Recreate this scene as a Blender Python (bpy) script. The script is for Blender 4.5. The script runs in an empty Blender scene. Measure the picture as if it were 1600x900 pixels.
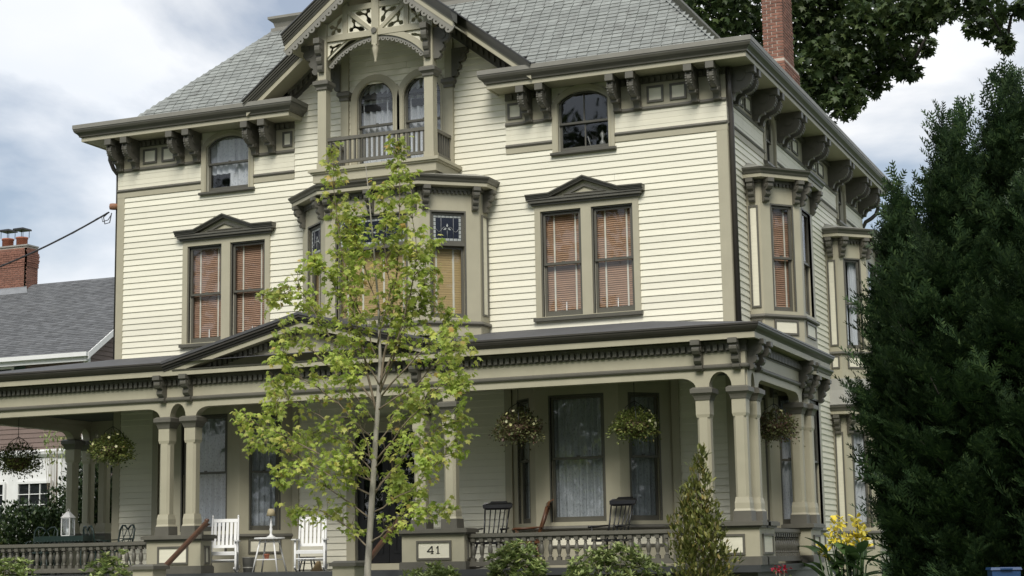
import bpy, bmesh, math, random
import numpy as np
from math import sin, cos, pi, radians, sqrt, atan2
from mathutils import Matrix, Vector
from mathutils.geometry import tessellate_polygon
rnd = random.Random(41)
scene = bpy.context.scene
COL = scene.collection

# ------------------------------------------------------------ camera
cam_d = bpy.data.cameras.new("camera"); cam = bpy.data.objects.new("camera", cam_d); COL.objects.link(cam)
CAM = Vector((8.6979, -32.1534, 1.6))
FW = Vector((-0.37796766, 0.91273596, 0.15509198)); RT = Vector((0.92274342, 0.38503157, -0.01718332)); UP = Vector((0.07539914, -0.13661537, 0.98775058))
m = Matrix((RT, UP, -FW)).transposed().to_4x4(); m.translation = CAM
cam.matrix_world = m
cam_d.sensor_width = 36; cam_d.lens = 2694.29 / 1600 * 36
cam_d.clip_start = 0.1; cam_d.clip_end = 3000
scene.camera = cam

# ------------------------------------------------------------ light
SUN_EL, SUN_AZ = radians(46), radians(13)      # azimuth measured from -y (the street) towards +x
to_sun = Vector((cos(SUN_EL) * sin(SUN_AZ), -cos(SUN_EL) * cos(SUN_AZ), sin(SUN_EL)))
sun_d = bpy.data.lights.new("sun", 'SUN'); sun_d.energy = 2.95; sun_d.angle = radians(24); sun_d.color = (1.0, 0.965, 0.9)
sun = bpy.data.objects.new("sun", sun_d); COL.objects.link(sun)
sun.rotation_euler = to_sun.to_track_quat('Z', 'Y').to_euler()
w = bpy.data.worlds.new("World"); scene.world = w; w.use_nodes = True
nt = w.node_tree; nt.nodes.clear()
def N(tree, t, **k):
    n = tree.nodes.new(t)
    for a, v in k.items(): setattr(n, a, v)
    return n
sky = N(nt, 'ShaderNodeTexSky', sky_type='NISHITA', sun_disc=False, sun_elevation=SUN_EL, sun_rotation=radians(180) - SUN_AZ)
sky.air_density = 1.0; sky.dust_density = 1.5; sky.ozone_density = 1.0
tc = N(nt, 'ShaderNodeTexCoord'); sep = N(nt, 'ShaderNodeSeparateXYZ')
nt.links.new(tc.outputs['Generated'], sep.inputs[0])
zz = N(nt, 'ShaderNodeMath', operation='ADD'); zz.inputs[1].default_value = 0.32
mx0 = N(nt, 'ShaderNodeMath', operation='MAXIMUM'); mx0.inputs[1].default_value = 0.0
nt.links.new(sep.outputs[2], mx0.inputs[0]); nt.links.new(mx0.outputs[0], zz.inputs[0])
dx = N(nt, 'ShaderNodeMath', operation='DIVIDE'); dy = N(nt, 'ShaderNodeMath', operation='DIVIDE')
nt.links.new(sep.outputs[0], dx.inputs[0]); nt.links.new(zz.outputs[0], dx.inputs[1])
nt.links.new(sep.outputs[1], dy.inputs[0]); nt.links.new(zz.outputs[0], dy.inputs[1])
cmb = N(nt, 'ShaderNodeCombineXYZ'); nt.links.new(dx.outputs[0], cmb.inputs[0]); nt.links.new(dy.outputs[0], cmb.inputs[1])
mp = N(nt, 'ShaderNodeMapping'); mp.inputs['Location'].default_value = (2.85, 0.55, 0.0); nt.links.new(cmb.outputs[0], mp.inputs[0])
nz = N(nt, 'ShaderNodeTexNoise'); nz.inputs['Scale'].default_value = 1.9; nz.inputs['Detail'].default_value = 9; nz.inputs['Roughness'].default_value = 0.52
nz.inputs['Distortion'].default_value = 0.35
nt.links.new(mp.outputs[0], nz.inputs['Vector'])
cr = N(nt, 'ShaderNodeValToRGB'); cr.color_ramp.elements[0].position = 0.40; cr.color_ramp.elements[1].position = 0.54
cr.color_ramp.elements[0].color = (0.25, 0.25, 0.25, 1)
nt.links.new(nz.outputs['Fac'], cr.inputs[0])
nz2 = N(nt, 'ShaderNodeTexNoise'); nz2.inputs['Scale'].default_value = 1.3; nz2.inputs['Detail'].default_value = 6
mp2 = N(nt, 'ShaderNodeMapping'); mp2.inputs['Location'].default_value = (7.1, 3.3, 1.0); nt.links.new(cmb.outputs[0], mp2.inputs[0])
nt.links.new(mp2.outputs[0], nz2.inputs['Vector'])
cc = N(nt, 'ShaderNodeValToRGB'); cc.color_ramp.elements[0].position = 0.36; cc.color_ramp.elements[1].position = 0.66
cc.color_ramp.elements[0].color = (0.70, 0.775, 0.88, 1); cc.color_ramp.elements[1].color = (1.0, 1.0, 1.0, 1)
nt.links.new(nz2.outputs['Fac'], cc.inputs[0])
sc = N(nt, 'ShaderNodeVectorMath', operation='SCALE'); sc.inputs['Scale'].default_value = 10.8; nt.links.new(cc.outputs[0], sc.inputs[0])
mixc = N(nt, 'ShaderNodeMix', data_type='RGBA'); nt.links.new(cr.outputs[0], mixc.inputs['Factor'])
nt.links.new(sky.outputs[0], mixc.inputs['A']); nt.links.new(sc.outputs[0], mixc.inputs['B'])
bg = N(nt, 'ShaderNodeBackground'); bg.inputs['Strength'].default_value = 0.1; nt.links.new(mixc.outputs['Result'], bg.inputs[0])
wo = N(nt, 'ShaderNodeOutputWorld'); nt.links.new(bg.outputs[0], wo.inputs[0])
vs = scene.view_settings; vs.view_transform = 'Standard'; vs.look = 'None'; vs.gamma = 1; vs.exposure = 0.0
try: vs.use_curve_mapping = False
except Exception: pass
scene.cycles.max_bounces = 6; scene.cycles.diffuse_bounces = 2; scene.cycles.transparent_max_bounces = 12

# ------------------------------------------------------------ materials
def base_mat(name):
    mt = bpy.data.materials.new(name); mt.use_nodes = True; t = mt.node_tree; t.nodes.clear()
    o = N(t, 'ShaderNodeOutputMaterial'); b = N(t, 'ShaderNodeBsdfPrincipled'); t.links.new(b.outputs[0], o.inputs[0])
    return mt, t, b, o
def paint(name, col, rough=0.55, var=0.10, dirt=0.0, scale=3.0, grain=0.0, objrand=0.0, island=0.0, bump=0.0, stretch=(1, 1, 1), metallic=0.0, dirtcol=None, dscale=1.2):
    mt, t, b, o = base_mat(name)
    L = t.links.new
    tc = N(t, 'ShaderNodeNewGeometry')
    mp = N(t, 'ShaderNodeMapping'); mp.inputs['Scale'].default_value = stretch; L(tc.outputs['Position'], mp.inputs[0])
    n1 = N(t, 'ShaderNodeTexNoise'); n1.inputs['Scale'].default_value = scale; n1.inputs['Detail'].default_value = 7; L(mp.outputs[0], n1.inputs['Vector'])
    mr = N(t, 'ShaderNodeMapRange'); mr.inputs['From Min'].default_value = 0.25; mr.inputs['From Max'].default_value = 0.75
    mr.inputs['To Min'].default_value = 1 - var; mr.inputs['To Max'].default_value = 1 + var; L(n1.outputs['Fac'], mr.inputs[0])
    val = mr.outputs[0]
    if objrand:
        oi = N(t, 'ShaderNodeObjectInfo'); r = N(t, 'ShaderNodeMapRange'); r.inputs['To Min'].default_value = 1 - objrand; r.inputs['To Max'].default_value = 1 + objrand
        L(oi.outputs['Random'], r.inputs[0]); mu = N(t, 'ShaderNodeMath', operation='MULTIPLY'); L(val, mu.inputs[0]); L(r.outputs[0], mu.inputs[1]); val = mu.outputs[0]
    if island:
        r = N(t, 'ShaderNodeMapRange'); r.inputs['To Min'].default_value = 1 - island; r.inputs['To Max'].default_value = 1 + island
        L(tc.outputs['Random Per Island'], r.inputs[0]); mu = N(t, 'ShaderNodeMath', operation='MULTIPLY'); L(val, mu.inputs[0]); L(r.outputs[0], mu.inputs[1]); val = mu.outputs[0]
    vm = N(t, 'ShaderNodeVectorMath', operation='SCALE'); vm.inputs[0].default_value = col; L(val, vm.inputs['Scale'])
    out = vm.outputs[0]
    if dirt:
        n2 = N(t, 'ShaderNodeTexNoise'); n2.inputs['Scale'].default_value = dscale; n2.inputs['Detail'].default_value = 9; n2.inputs['Roughness'].default_value = 0.7
        mp2 = N(t, 'ShaderNodeMapping'); mp2.inputs['Scale'].default_value = (2.6, 2.6, 0.45); L(tc.outputs['Position'], mp2.inputs[0]); L(mp2.outputs[0], n2.inputs['Vector'])
        rr = N(t, 'ShaderNodeMapRange'); rr.inputs['From Min'].default_value = 0.52; rr.inputs['From Max'].default_value = 0.75; rr.inputs['To Max'].default_value = dirt
        L(n2.outputs['Fac'], rr.inputs[0])
        mx = N(t, 'ShaderNodeMix', data_type='RGBA'); L(rr.outputs[0], mx.inputs['Factor']); L(out, mx.inputs['A'])
        dc = dirtcol or tuple(c * 0.45 for c in col); mx.inputs['B'].default_value = (*dc, 1); out = mx.outputs['Result']
    L(out, b.inputs['Base Color'])
    b.inputs['Roughness'].default_value = rough; b.inputs['Metallic'].default_value = metallic
    if bump:
        n3 = N(t, 'ShaderNodeTexNoise'); n3.inputs['Scale'].default_value = scale * 9; n3.inputs['Detail'].default_value = 5; L(mp.outputs[0], n3.inputs['Vector'])
        bp = N(t, 'ShaderNodeBump'); bp.inputs['Strength'].default_value = bump; bp.inputs['Distance'].default_value = 0.01; L(n3.outputs['Fac'], bp.inputs['Height']); L(bp.outputs[0], b.inputs['Normal'])
    return mt
def leafmat(name, cols, trans=0.35, rough=0.5):
    mt, t, b, o = base_mat(name); L = t.links.new
    g = N(t, 'ShaderNodeNewGeometry'); oi = N(t, 'ShaderNodeObjectInfo')
    ad = N(t, 'ShaderNodeMath', operation='ADD'); L(g.outputs['Random Per Island'], ad.inputs[0]); L(oi.outputs['Random'], ad.inputs[1])
    fr = N(t, 'ShaderNodeMath', operation='FRACT'); L(ad.outputs[0], fr.inputs[0])
    r = N(t, 'ShaderNodeValToRGB'); e = r.color_ramp.elements
    while len(e) < len(cols): e.new(0.5)
    for i, (p, c) in enumerate(cols): e[i].position = p; e[i].color = (*c, 1)
    L(fr.outputs[0], r.inputs[0])
    n = N(t, 'ShaderNodeTexNoise'); n.inputs['Scale'].default_value = 1.4; n.inputs['Detail'].default_value = 3; L(g.outputs['Position'], n.inputs['Vector'])
    mr = N(t, 'ShaderNodeMapRange'); mr.inputs['From Min'].default_value = .3; mr.inputs['From Max'].default_value = .7; mr.inputs['To Min'].default_value = .72; mr.inputs['To Max'].default_value = 1.28; L(n.outputs['Fac'], mr.inputs[0])
    vm = N(t, 'ShaderNodeVectorMath', operation='SCALE'); L(r.outputs[0], vm.inputs[0]); L(mr.outputs[0], vm.inputs['Scale'])
    L(vm.outputs[0], b.inputs['Base Color']); b.inputs['Roughness'].default_value = rough
    b.inputs['Specular IOR Level'].default_value = 0.35
    tr = N(t, 'ShaderNodeBsdfTranslucent'); L(vm.outputs[0], tr.inputs[0])
    mx = N(t, 'ShaderNodeMixShader'); mx.inputs[0].default_value = trans; L(b.outputs[0], mx.inputs[1]); L(tr.outputs[0], mx.inputs[2]); L(mx.outputs[0], o.inputs[0])
    return mt
def glassmat(name, tint=(0.92, 0.94, 0.95)):
    mt, t, b, o = base_mat(name); L = t.links.new; t.nodes.remove(b)
    n = N(t, 'ShaderNodeTexNoise'); n.inputs['Scale'].default_value = 1.6; g = N(t, 'ShaderNodeNewGeometry'); L(g.outputs['Position'], n.inputs['Vector'])
    bp = N(t, 'ShaderNodeBump'); bp.inputs['Strength'].default_value = 0.10; bp.inputs['Distance'].default_value = 0.02; L(n.outputs['Fac'], bp.inputs['Height'])
    lw = N(t, 'ShaderNodeLayerWeight'); lw.inputs['Blend'].default_value = 0.5
    pw = N(t, 'ShaderNodeMath', operation='POWER'); pw.inputs[1].default_value = 4.0; L(lw.outputs['Facing'], pw.inputs[0])
    mr = N(t, 'ShaderNodeMapRange'); mr.inputs['To Min'].default_value = 0.085; mr.inputs['To Max'].default_value = 0.9; L(pw.outputs[0], mr.inputs[0])
    tb = N(t, 'ShaderNodeBsdfTransparent'); tb.inputs[0].default_value = (*tint, 1)
    gl = N(t, 'ShaderNodeBsdfGlossy'); gl.inputs['Roughness'].default_value = 0.02; L(bp.outputs[0], gl.inputs['Normal'])
    mx = N(t, 'ShaderNodeMixShader'); L(mr.outputs[0], mx.inputs[0]); L(tb.outputs[0], mx.inputs[1]); L(gl.outputs[0], mx.inputs[2]); L(mx.outputs[0], o.inputs[0])
    return mt
def lace(name, col, col2):
    mt, t, b, o = base_mat(name); L = t.links.new
    g = N(t, 'ShaderNodeNewGeometry'); mp = N(t, 'ShaderNodeMapping'); mp.inputs['Scale'].default_value = (1, 1, .55); L(g.outputs['Position'], mp.inputs[0])
    v = N(t, 'ShaderNodeTexVoronoi'); v.inputs['Scale'].default_value = 34; L(mp.outputs[0], v.inputs['Vector'])
    n = N(t, 'ShaderNodeTexNoise'); n.inputs['Scale'].default_value = 22; n.inputs['Detail'].default_value = 4; L(g.outputs['Position'], n.inputs['Vector'])
    a = N(t, 'ShaderNodeMath', operation='ADD'); L(v.outputs['Distance'], a.inputs[0]); L(n.outputs['Fac'], a.inputs[1])
    r = N(t, 'ShaderNodeValToRGB'); r.color_ramp.elements[0].position = .45; r.color_ramp.elements[0].color = (*col2, 1); r.color_ramp.elements[1].position = 1.05 - .1; r.color_ramp.elements[1].color = (*col, 1)
    L(a.outputs[0], r.inputs[0]); L(r.outputs[0], b.inputs['Base Color']); b.inputs['Roughness'].default_value = .9
    tr = N(t, 'ShaderNodeBsdfTranslucent'); L(r.outputs[0], tr.inputs[0]); mx = N(t, 'ShaderNodeMixShader'); mx.inputs[0].default_value = .3
    L(b.outputs[0], mx.inputs[1]); L(tr.outputs[0], mx.inputs[2]); L(mx.outputs[0], o.inputs[0])
    return mt
M = {}
M['cream'] = paint('cream_paint', (0.80, 0.77, 0.625), .5, .04, .10, 2.2, objrand=.055, island=.04, bump=.12, stretch=(.35, .35, 3), dirtcol=(.55, .50, .36))
M['cream_flat'] = paint('cream_panel_paint', (0.80, 0.765, 0.61), .5, .05, .22, 4, bump=.1, stretch=(.2, .2, 5), dirtcol=(.50, .45, .32))
M['olive'] = paint('olive_tan_paint', (0.43, 0.40, 0.29), .5, .06, .16, 2.4, bump=.06, dirtcol=(.25, .225, .15))
M['dark'] = paint('dark_olive_paint', (0.105, 0.10, 0.08), .42, .10, .18, 3, bump=.05, dirtcol=(.20, .185, .145))
M['gray'] = paint('grey_olive_paint', (0.122, 0.115, 0.092), .5, .10, .2, 4, bump=.08, island=.05, dirtcol=(.20, .185, .15))
M['brown'] = paint('dark_brown_metal', (0.062, 0.056, 0.048), .38, .12, .2, 3, dirtcol=(.11, .10, .085))
M['lip'] = paint('weathered_grey_metal', (0.24, 0.23, 0.195), .5, .10, .25, 3, dirtcol=(.17, .16, .13))
M['slate'] = paint('grey_slate', (0.235, 0.247, 0.228), .66, .14, .75, 3, objrand=.12, island=.12, bump=.2, dirtcol=(.115, .11, .10), dscale=1.7)
M['slatebed'] = paint('dark_slate_bed', (0.07, 0.072, 0.07), .8, .1)
M['porchroof'] = paint('porch_roof_metal', (0.085, 0.085, 0.087), .85, .15, .35, 2, dirtcol=(.18, .18, .18))
M['bayroof'] = paint('bay_roof_metal', (0.33, 0.325, 0.285), .5, .1, .3, 2)
M['brick'] = paint('red_brick', (0.225, 0.105, 0.072), .85, .22, .35, 9, objrand=.24, island=.2, bump=.4, dirtcol=(.13, .06, .045))
M['mortar'] = paint('mortar', (0.50, 0.44, 0.37), .9, .15, .2, 8, bump=.3)
M['glass'] = glassmat('window_glass')
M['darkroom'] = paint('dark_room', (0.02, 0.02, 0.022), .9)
M['lace'] = lace('lace_curtain', (0.90, 0.91, 0.92), (0.60, 0.63, 0.67))
M['laced'] = lace('blue_lace_curtain', (0.62, 0.65, 0.66), (0.33, 0.35, 0.37))
M['sheer'] = paint('white_sheer', (0.72, 0.74, 0.76), .9, .06)
M['blind'] = paint('wood_blind', (0.43, 0.255, 0.165), .5, .1, island=.1)
M['blind2'] = paint('orange_wood_blind', (0.45, 0.265, 0.155), .5, .1, island=.1)
M['shade'] = paint('tan_shade', (0.52, 0.37, 0.17), .6, .15, 0, 6, stretch=(.3, .3, 8))
M['tape'] = paint('blind_tape', (0.72, 0.68, 0.56), .8)
M['candle'] = paint('white_plastic', (0.8, 0.78, 0.72), .4)
M['stained'] = paint('stained_glass_dark', (0.018, 0.022, 0.036), .12, .3, 0, 30)
M['stainpale'] = paint('stained_glass_pale', (0.42, 0.44, 0.42), .15, .3, .3, 25)
M['came'] = paint('lead_came', (0.30, 0.31, 0.31), .4)
M['black'] = paint('black_paint', (0.012, 0.012, 0.013), .35, .1)
M['white'] = paint('white_paint', (0.80, 0.80, 0.78), .42, .04, .12, 5, dirtcol=(.5, .49, .45))
M['rail'] = paint('brown_handrail', (0.10, 0.052, 0.032), .4, .2, .2, 8)
M['floor'] = paint('porch_floor_paint', (0.06, 0.063, 0.064), .35, .12, .2, 4)
M['ceil'] = paint('porch_ceiling', (0.085, 0.09, 0.085), .6, .08)
M['bark'] = paint('maple_bark', (0.34, 0.315, 0.265), .9, .4, .7, 10, bump=.6, dirtcol=(.12, .11, .09), stretch=(1, 1, .35))
M['twig'] = paint('maple_twig', (0.20, 0.16, 0.11), .8, .2)
M['darkbark'] = paint('dark_bark', (0.035, 0.03, 0.024), .9, .2, bump=.5)
M['lawn'] = paint('lawn', (0.055, 0.085, 0.025), .9, .3, .4, 3, bump=.6)
M['iron'] = paint('green_wrought_iron', (0.018, 0.035, 0.03), .4, .15)
M['steel'] = paint('galvanised_steel', (0.27, 0.265, 0.235), .38, .15, .2, 8, metallic=.25)
M['wood'] = paint('stained_wood', (0.12, 0.052, 0.024), .35, .2, .2, 9)
M['palewood'] = paint('pale_wood', (0.50, 0.36, 0.19), .6, .12)
M['parch'] = paint('parchment_shade', (0.42, 0.36, 0.22), .8, .08)
M['nb'] = paint('brown_clapboard', (0.175, 0.128, 0.108), .7, .08, .15, 3, island=.05)
M['shingle'] = paint('asphalt_shingle', (0.115, 0.118, 0.122), .9, .18, .35, 5, island=.22, bump=.3, dirtcol=(.19, .19, .18))
M['clay'] = paint('clay_pot', (0.36, 0.125, 0.07), .8, .12, .2, 6)
M['lead'] = paint('lead_flashing', (0.23, 0.24, 0.25), .6, .2, .3, 3)
M['green'] = paint('green_shutter', (0.03, 0.075, 0.06), .5, .1)
M['cable'] = paint('black_cable', (0.02, 0.02, 0.022), .5)
M['rust'] = paint('rusty_ceramic', (0.33, 0.16, 0.09), .6, .3, .4, 20)
M['asphalt'] = paint('asphalt', (0.05, 0.05, 0.05), .9, .15)
M['concrete'] = paint('concrete', (0.33, 0.32, 0.29), .85, .12, .2, 3, bump=.2)
M['bluebin'] = paint('blue_plastic', (0.02, 0.06, 0.16), .4, .08)
M['number'] = paint('black_number', (0.02, 0.02, 0.02), .4)
M['maple'] = leafmat('maple_leaf', [(0, (.30, .40, .08)), (.35, (.40, .50, .105)), (.7, (.52, .58, .14)), (.97, (.62, .60, .17)), (1.0, (.56, .36, .12))], .5, .45)
M['mapleg'] = leafmat('mature_maple_leaf', [(0, (.026, .045, .016)), (.5, (.046, .074, .024)), (1, (.085, .115, .036))], .3)
M['yew'] = leafmat('yew_needle', [(0, (.013, .032, .012)), (.5, (.026, .055, .018)), (.85, (.045, .082, .026)), (1, (.08, .125, .04))], .12, .6)
M['rhodo'] = leafmat('rhododendron_leaf', [(0, (.15, .21, .065)), (.5, (.25, .315, .11)), (.9, (.36, .41, .16)), (1, (.44, .44, .17))], .25, .4)
M['holly'] = leafmat('columnar_shrub_leaf', [(0, (.10, .125, .03)), (.5, (.17, .19, .05)), (.85, (.25, .25, .075)), (1, (.33, .25, .08))], .2, .4)
M['canna'] = leafmat('canna_leaf', [(0, (.045, .09, .03)), (1, (.09, .155, .05))], .25, .35)
M['yellow'] = leafmat('yellow_petal', [(0, (.82, .66, .06)), (1, (.88, .78, .16))], .3)
M['pale'] = leafmat('pale_yellow_petal', [(0, (.75, .72, .30)), (1, (.80, .78, .52))], .3)
M['redp'] = leafmat('red_petal', [(0, (.35, .01, .03)), (1, (.5, .02, .05))], .3)
M['basket'] = leafmat('basket_leaf', [(0, (.08, .11, .03)), (.5, (.15, .185, .045)), (.9, (.22, .245, .07)), (1, (.16, .09, .045))], .25)
M['basketd'] = leafmat('faded_basket_leaf', [(0, (.09, .105, .04)), (.45, (.15, .16, .06)), (.75, (.21, .20, .09)), (.8, (.15, .075, .06)), (1, (.13, .08, .06))], .25)
M['hedge'] = leafmat('hedge_leaf', [(0, (.016, .032, .012)), (.5, (.03, .055, .02)), (1, (.07, .10, .035))], .15)
M['coco'] = paint('coco_fibre', (0.09, 0.06, 0.035), .95, .3, bump=.6)

# ------------------------------------------------------------ mesh builder
class MB:
    def __init__(s): s.v = []; s.f = []; s.sm = []
    def add(s, vs, fs, smooth=False):
        o = len(s.v); s.v += [tuple(p) for p in vs]
        for f in fs: s.f.append(tuple(i + o for i in f)); s.sm.append(smooth)
    def box(s, x0, x1, y0, y1, z0, z1):
        s.add([(x0, y0, z0), (x1, y0, z0), (x1, y1, z0), (x0, y1, z0), (x0, y0, z1), (x1, y0, z1), (x1, y1, z1), (x0, y1, z1)],
              [(0, 3, 2, 1), (4, 5, 6, 7), (0, 1, 5, 4), (1, 2, 6, 5), (2, 3, 7, 6), (3, 0, 4, 7)])
    def wb(s, u0, u1, n0, n1, z0, z1): s.box(u0, u1, -n1, -n0, z0, z1)      # wall box: u along, n outward
    def frus(s, cx, cy, z0, z1, a0, b0, a1, b1):                            # square frustum (half sizes)
        s.add([(cx - a0, cy - b0, z0), (cx + a0, cy - b0, z0), (cx + a0, cy + b0, z0), (cx - a0, cy + b0, z0), (cx - a1, cy - b1, z1), (cx + a1, cy - b1, z1), (cx + a1, cy + b1, z1), (cx - a1, cy + b1, z1)],
              [(0, 3, 2, 1), (4, 5, 6, 7), (0, 1, 5, 4), (1, 2, 6, 5), (2, 3, 7, 6), (3, 0, 4, 7)])
    def plate(s, outer, holes, mapf, a, b):                                 # extruded polygon with holes; mapf((p,q),t) -> xyz
        loops = [outer] + list(holes); flat = [p for l in loops for p in l]
        tri = tessellate_polygon([[Vector((p[0], p[1], 0)) for p in l] for l in loops])
        n = len(flat); vs = [mapf(p, a) for p in flat] + [mapf(p, b) for p in flat]
        fs = [tuple(t) for t in tri] + [tuple(i + n for i in reversed(t)) for t in tri]
        o = 0
        for l in loops:
            k = len(l)
            for i in range(k): j = (i + 1) % k; fs.append((o + i, o + j, o + j + n, o + i + n))
            o += k
        s.add(vs, fs)
    def uz(s, outer, n0, n1, holes=()): s.plate(outer, holes, lambda p, t: (p[0], -t, p[1]), n0, n1)
    def nz(s, outer, u0, u1, holes=()): s.plate(outer, holes, lambda p, t: (t, -p[0], p[1]), u0, u1)
    def xy(s, outer, z0, z1, holes=()): s.plate(outer, holes, lambda p, t: (p[0], p[1], t), z0, z1)
    def tube(s, pts, r, seg=6, cap=True):
        pts = [Vector(p) for p in pts]; n = len(pts)
        rs = r if isinstance(r, (list, tuple)) else [r] * n
        vs = []; prev = None
        for i, p in enumerate(pts):
            d = (pts[min(i + 1, n - 1)] - pts[max(i - 1, 0)]); d = d.normalized() if d.length > 1e-9 else Vector((0, 0, 1))
            a = (prev if prev is not None else (Vector((1, 0, 0)) if abs(d.x) < .8 else Vector((0, 1, 0))))
            a = (a - d * a.dot(d)); a = a.normalized() if a.length > 1e-6 else d.orthogonal().normalized(); prev = a
            b = d.cross(a)
            vs += [p + (a * cos(2 * pi * k / seg) + b * sin(2 * pi * k / seg)) * rs[i] for k in range(seg)]
        fs = [(i * seg + k, i * seg + (k + 1) % seg, (i + 1) * seg + (k + 1) % seg, (i + 1) * seg + k) for i in range(n - 1) for k in range(seg)]
        if cap: fs += [tuple(range(seg - 1, -1, -1)), tuple(range((n - 1) * seg, n * seg))]
        s.add(vs, fs, True)
    def lathe(s, prof, c=(0, 0, 0), seg=10, smooth=True):
        vs = [(c[0] + r * cos(2 * pi * k / seg), c[1] + r * sin(2 * pi * k / seg), c[2] + z) for r, z in prof for k in range(seg)]
        n = len(prof)
        fs = [(i * seg + k, i * seg + (k + 1) % seg, (i + 1) * seg + (k + 1) % seg, (i + 1) * seg + k) for i in range(n - 1) for k in range(seg)]
        fs += [tuple(range(seg - 1, -1, -1)), tuple(range((n - 1) * seg, n * seg))]
        s.add(vs, fs, smooth)
    def sweep(s, path, prof, closed=False):                                 # path in xy, profile (n outward = right of travel, z), mitred
        P = [Vector(p) for p in path]; k = len(P); rows = []
        for i in range(k):
            d0 = (P[i] - P[i - 1]).normalized() if (i > 0 or closed) else None
            d1 = (P[(i + 1) % k] - P[i]).normalized() if (i < k - 1 or closed) else None
            if d0 is None: d0 = d1
            if d1 is None: d1 = d0
            n0 = Vector((d0.y, -d0.x)); n1 = Vector((d1.y, -d1.x)); mm = n0 + n1; mm = mm / max(1e-6, mm.dot(n0)) if mm.length > 1e-6 else n0
            rows.append([(P[i].x + mm.x * n, P[i].y + mm.y * n, z) for n, z in prof])
        q = len(prof); vs = [p for r in rows for p in r]; fs = []
        for i in range(k if closed else k - 1):
            j = (i + 1) % k
            for a in range(q): b = (a + 1) % q; fs.append((i * q + a, j * q + a, j * q + b, i * q + b))
        if not closed: fs += [tuple(range(q)), tuple(range((k - 1) * q + q - 1, (k - 1) * q - 1, -1))]
        s.add(vs, fs)
    def mesh(s, name, mat=None, fix=True):
        me = bpy.data.meshes.new(name); me.from_pydata(s.v, [], s.f)
        me.polygons.foreach_set('use_smooth', s.sm)
        if fix:
            bm = bmesh.new(); bm.from_mesh(me); bmesh.ops.recalc_face_normals(bm, faces=bm.faces); bm.to_mesh(me); bm.free()
        if mat: me.materials.append(mat)
        me.update(); return me
def put(name, me, parent=None, loc=(0, 0, 0), rot=0.0, scl=None):
    o = bpy.data.objects.new(name, me); COL.objects.link(o)
    o.location = loc; o.rotation_euler = (0, 0, rot)
    if scl: o.scale = scl
    if parent: o.parent = parent
    return o
def B(name, mb, mat, parent=None, loc=(0, 0, 0), rot=0.0, fix=True): return put(name, mb.mesh(name, mat, fix), parent, loc, rot)
def empty(name, loc=(0, 0, 0), rot=0.0, label=None, cat=None, group=None, kind=None):
    o = bpy.data.objects.new(name, None); COL.objects.link(o); o.location = loc; o.rotation_euler = (0, 0, rot); o.empty_display_size = .2
    return tag(o, label, cat, group, kind)
def tag(o, label=None, cat=None, group=None, kind=None):
    if label: o['label'] = label
    if cat: o['category'] = cat
    if group: o['group'] = group
    if kind: o['kind'] = kind
    return o
def dup(o, loc=None, rot=None, parent=None, **k):
    c = o.copy(); COL.objects.link(c)
    if loc is not None: c.location = loc
    if rot is not None: c.rotation_euler = (0, 0, rot)
    if parent: c.parent = parent
    for ch in list(o.children):
        d = dup(ch); d.parent = c
    tag(c, **k); return c
def arc(cx, cz, r, a0, a1, n): return [(cx + r * cos(radians(a0 + (a1 - a0) * i / n)), cz + r * sin(radians(a0 + (a1 - a0) * i / n))) for i in range(n + 1)]
def scatter(name, tv, tf, pos, rot, scl, mat, parent=None, smooth=False):   # many copies of a small template in ONE mesh
    tv = np.asarray(tv, float); n = len(pos); k = len(tv)
    V = (np.einsum('nij,kj->nki', rot, tv) * np.asarray(scl).reshape(n, 1, -1) + np.asarray(pos)[:, None, :]).reshape(-1, 3)
    sizes = [len(f) for f in tf]; base = np.array([i for f in tf for i in f]); 
    loops = (base[None, :] + (np.arange(n) * k)[:, None]).ravel()
    tot = np.tile(np.array(sizes), n); start = np.concatenate([[0], np.cumsum(tot)[:-1]])
    me = bpy.data.meshes.new(name); me.vertices.add(len(V)); me.vertices.foreach_set('co', V.ravel())
    me.loops.add(len(loops)); me.loops.foreach_set('vertex_index', loops.astype(np.int32))
    me.polygons.add(len(tot)); me.polygons.foreach_set('loop_start', start.astype(np.int32))
    try: me.polygons.foreach_set('loop_total', tot.astype(np.int32))
    except Exception: pass
    me.update(calc_edges=True); me.validate()
    if mat: me.materials.append(mat)
    return put(name, me, parent)
def rotmats(fwd, roll):                                                     # y axis -> fwd, rolled about it
    f = fwd / np.linalg.norm(fwd, axis=1, keepdims=True); up = np.tile([0, 0, 1.0], (len(f), 1)); bad = np.abs(f[:, 2]) > .98; up[bad] = [1, 0, 0]
    x = np.cross(f, up); x /= np.linalg.norm(x, axis=1, keepdims=True); z = np.cross(x, f)
    c, s_ = np.cos(roll)[:, None], np.sin(roll)[:, None]
    return np.stack([x * c + z * s_, f, -x * s_ + z * c], axis=2)
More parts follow.
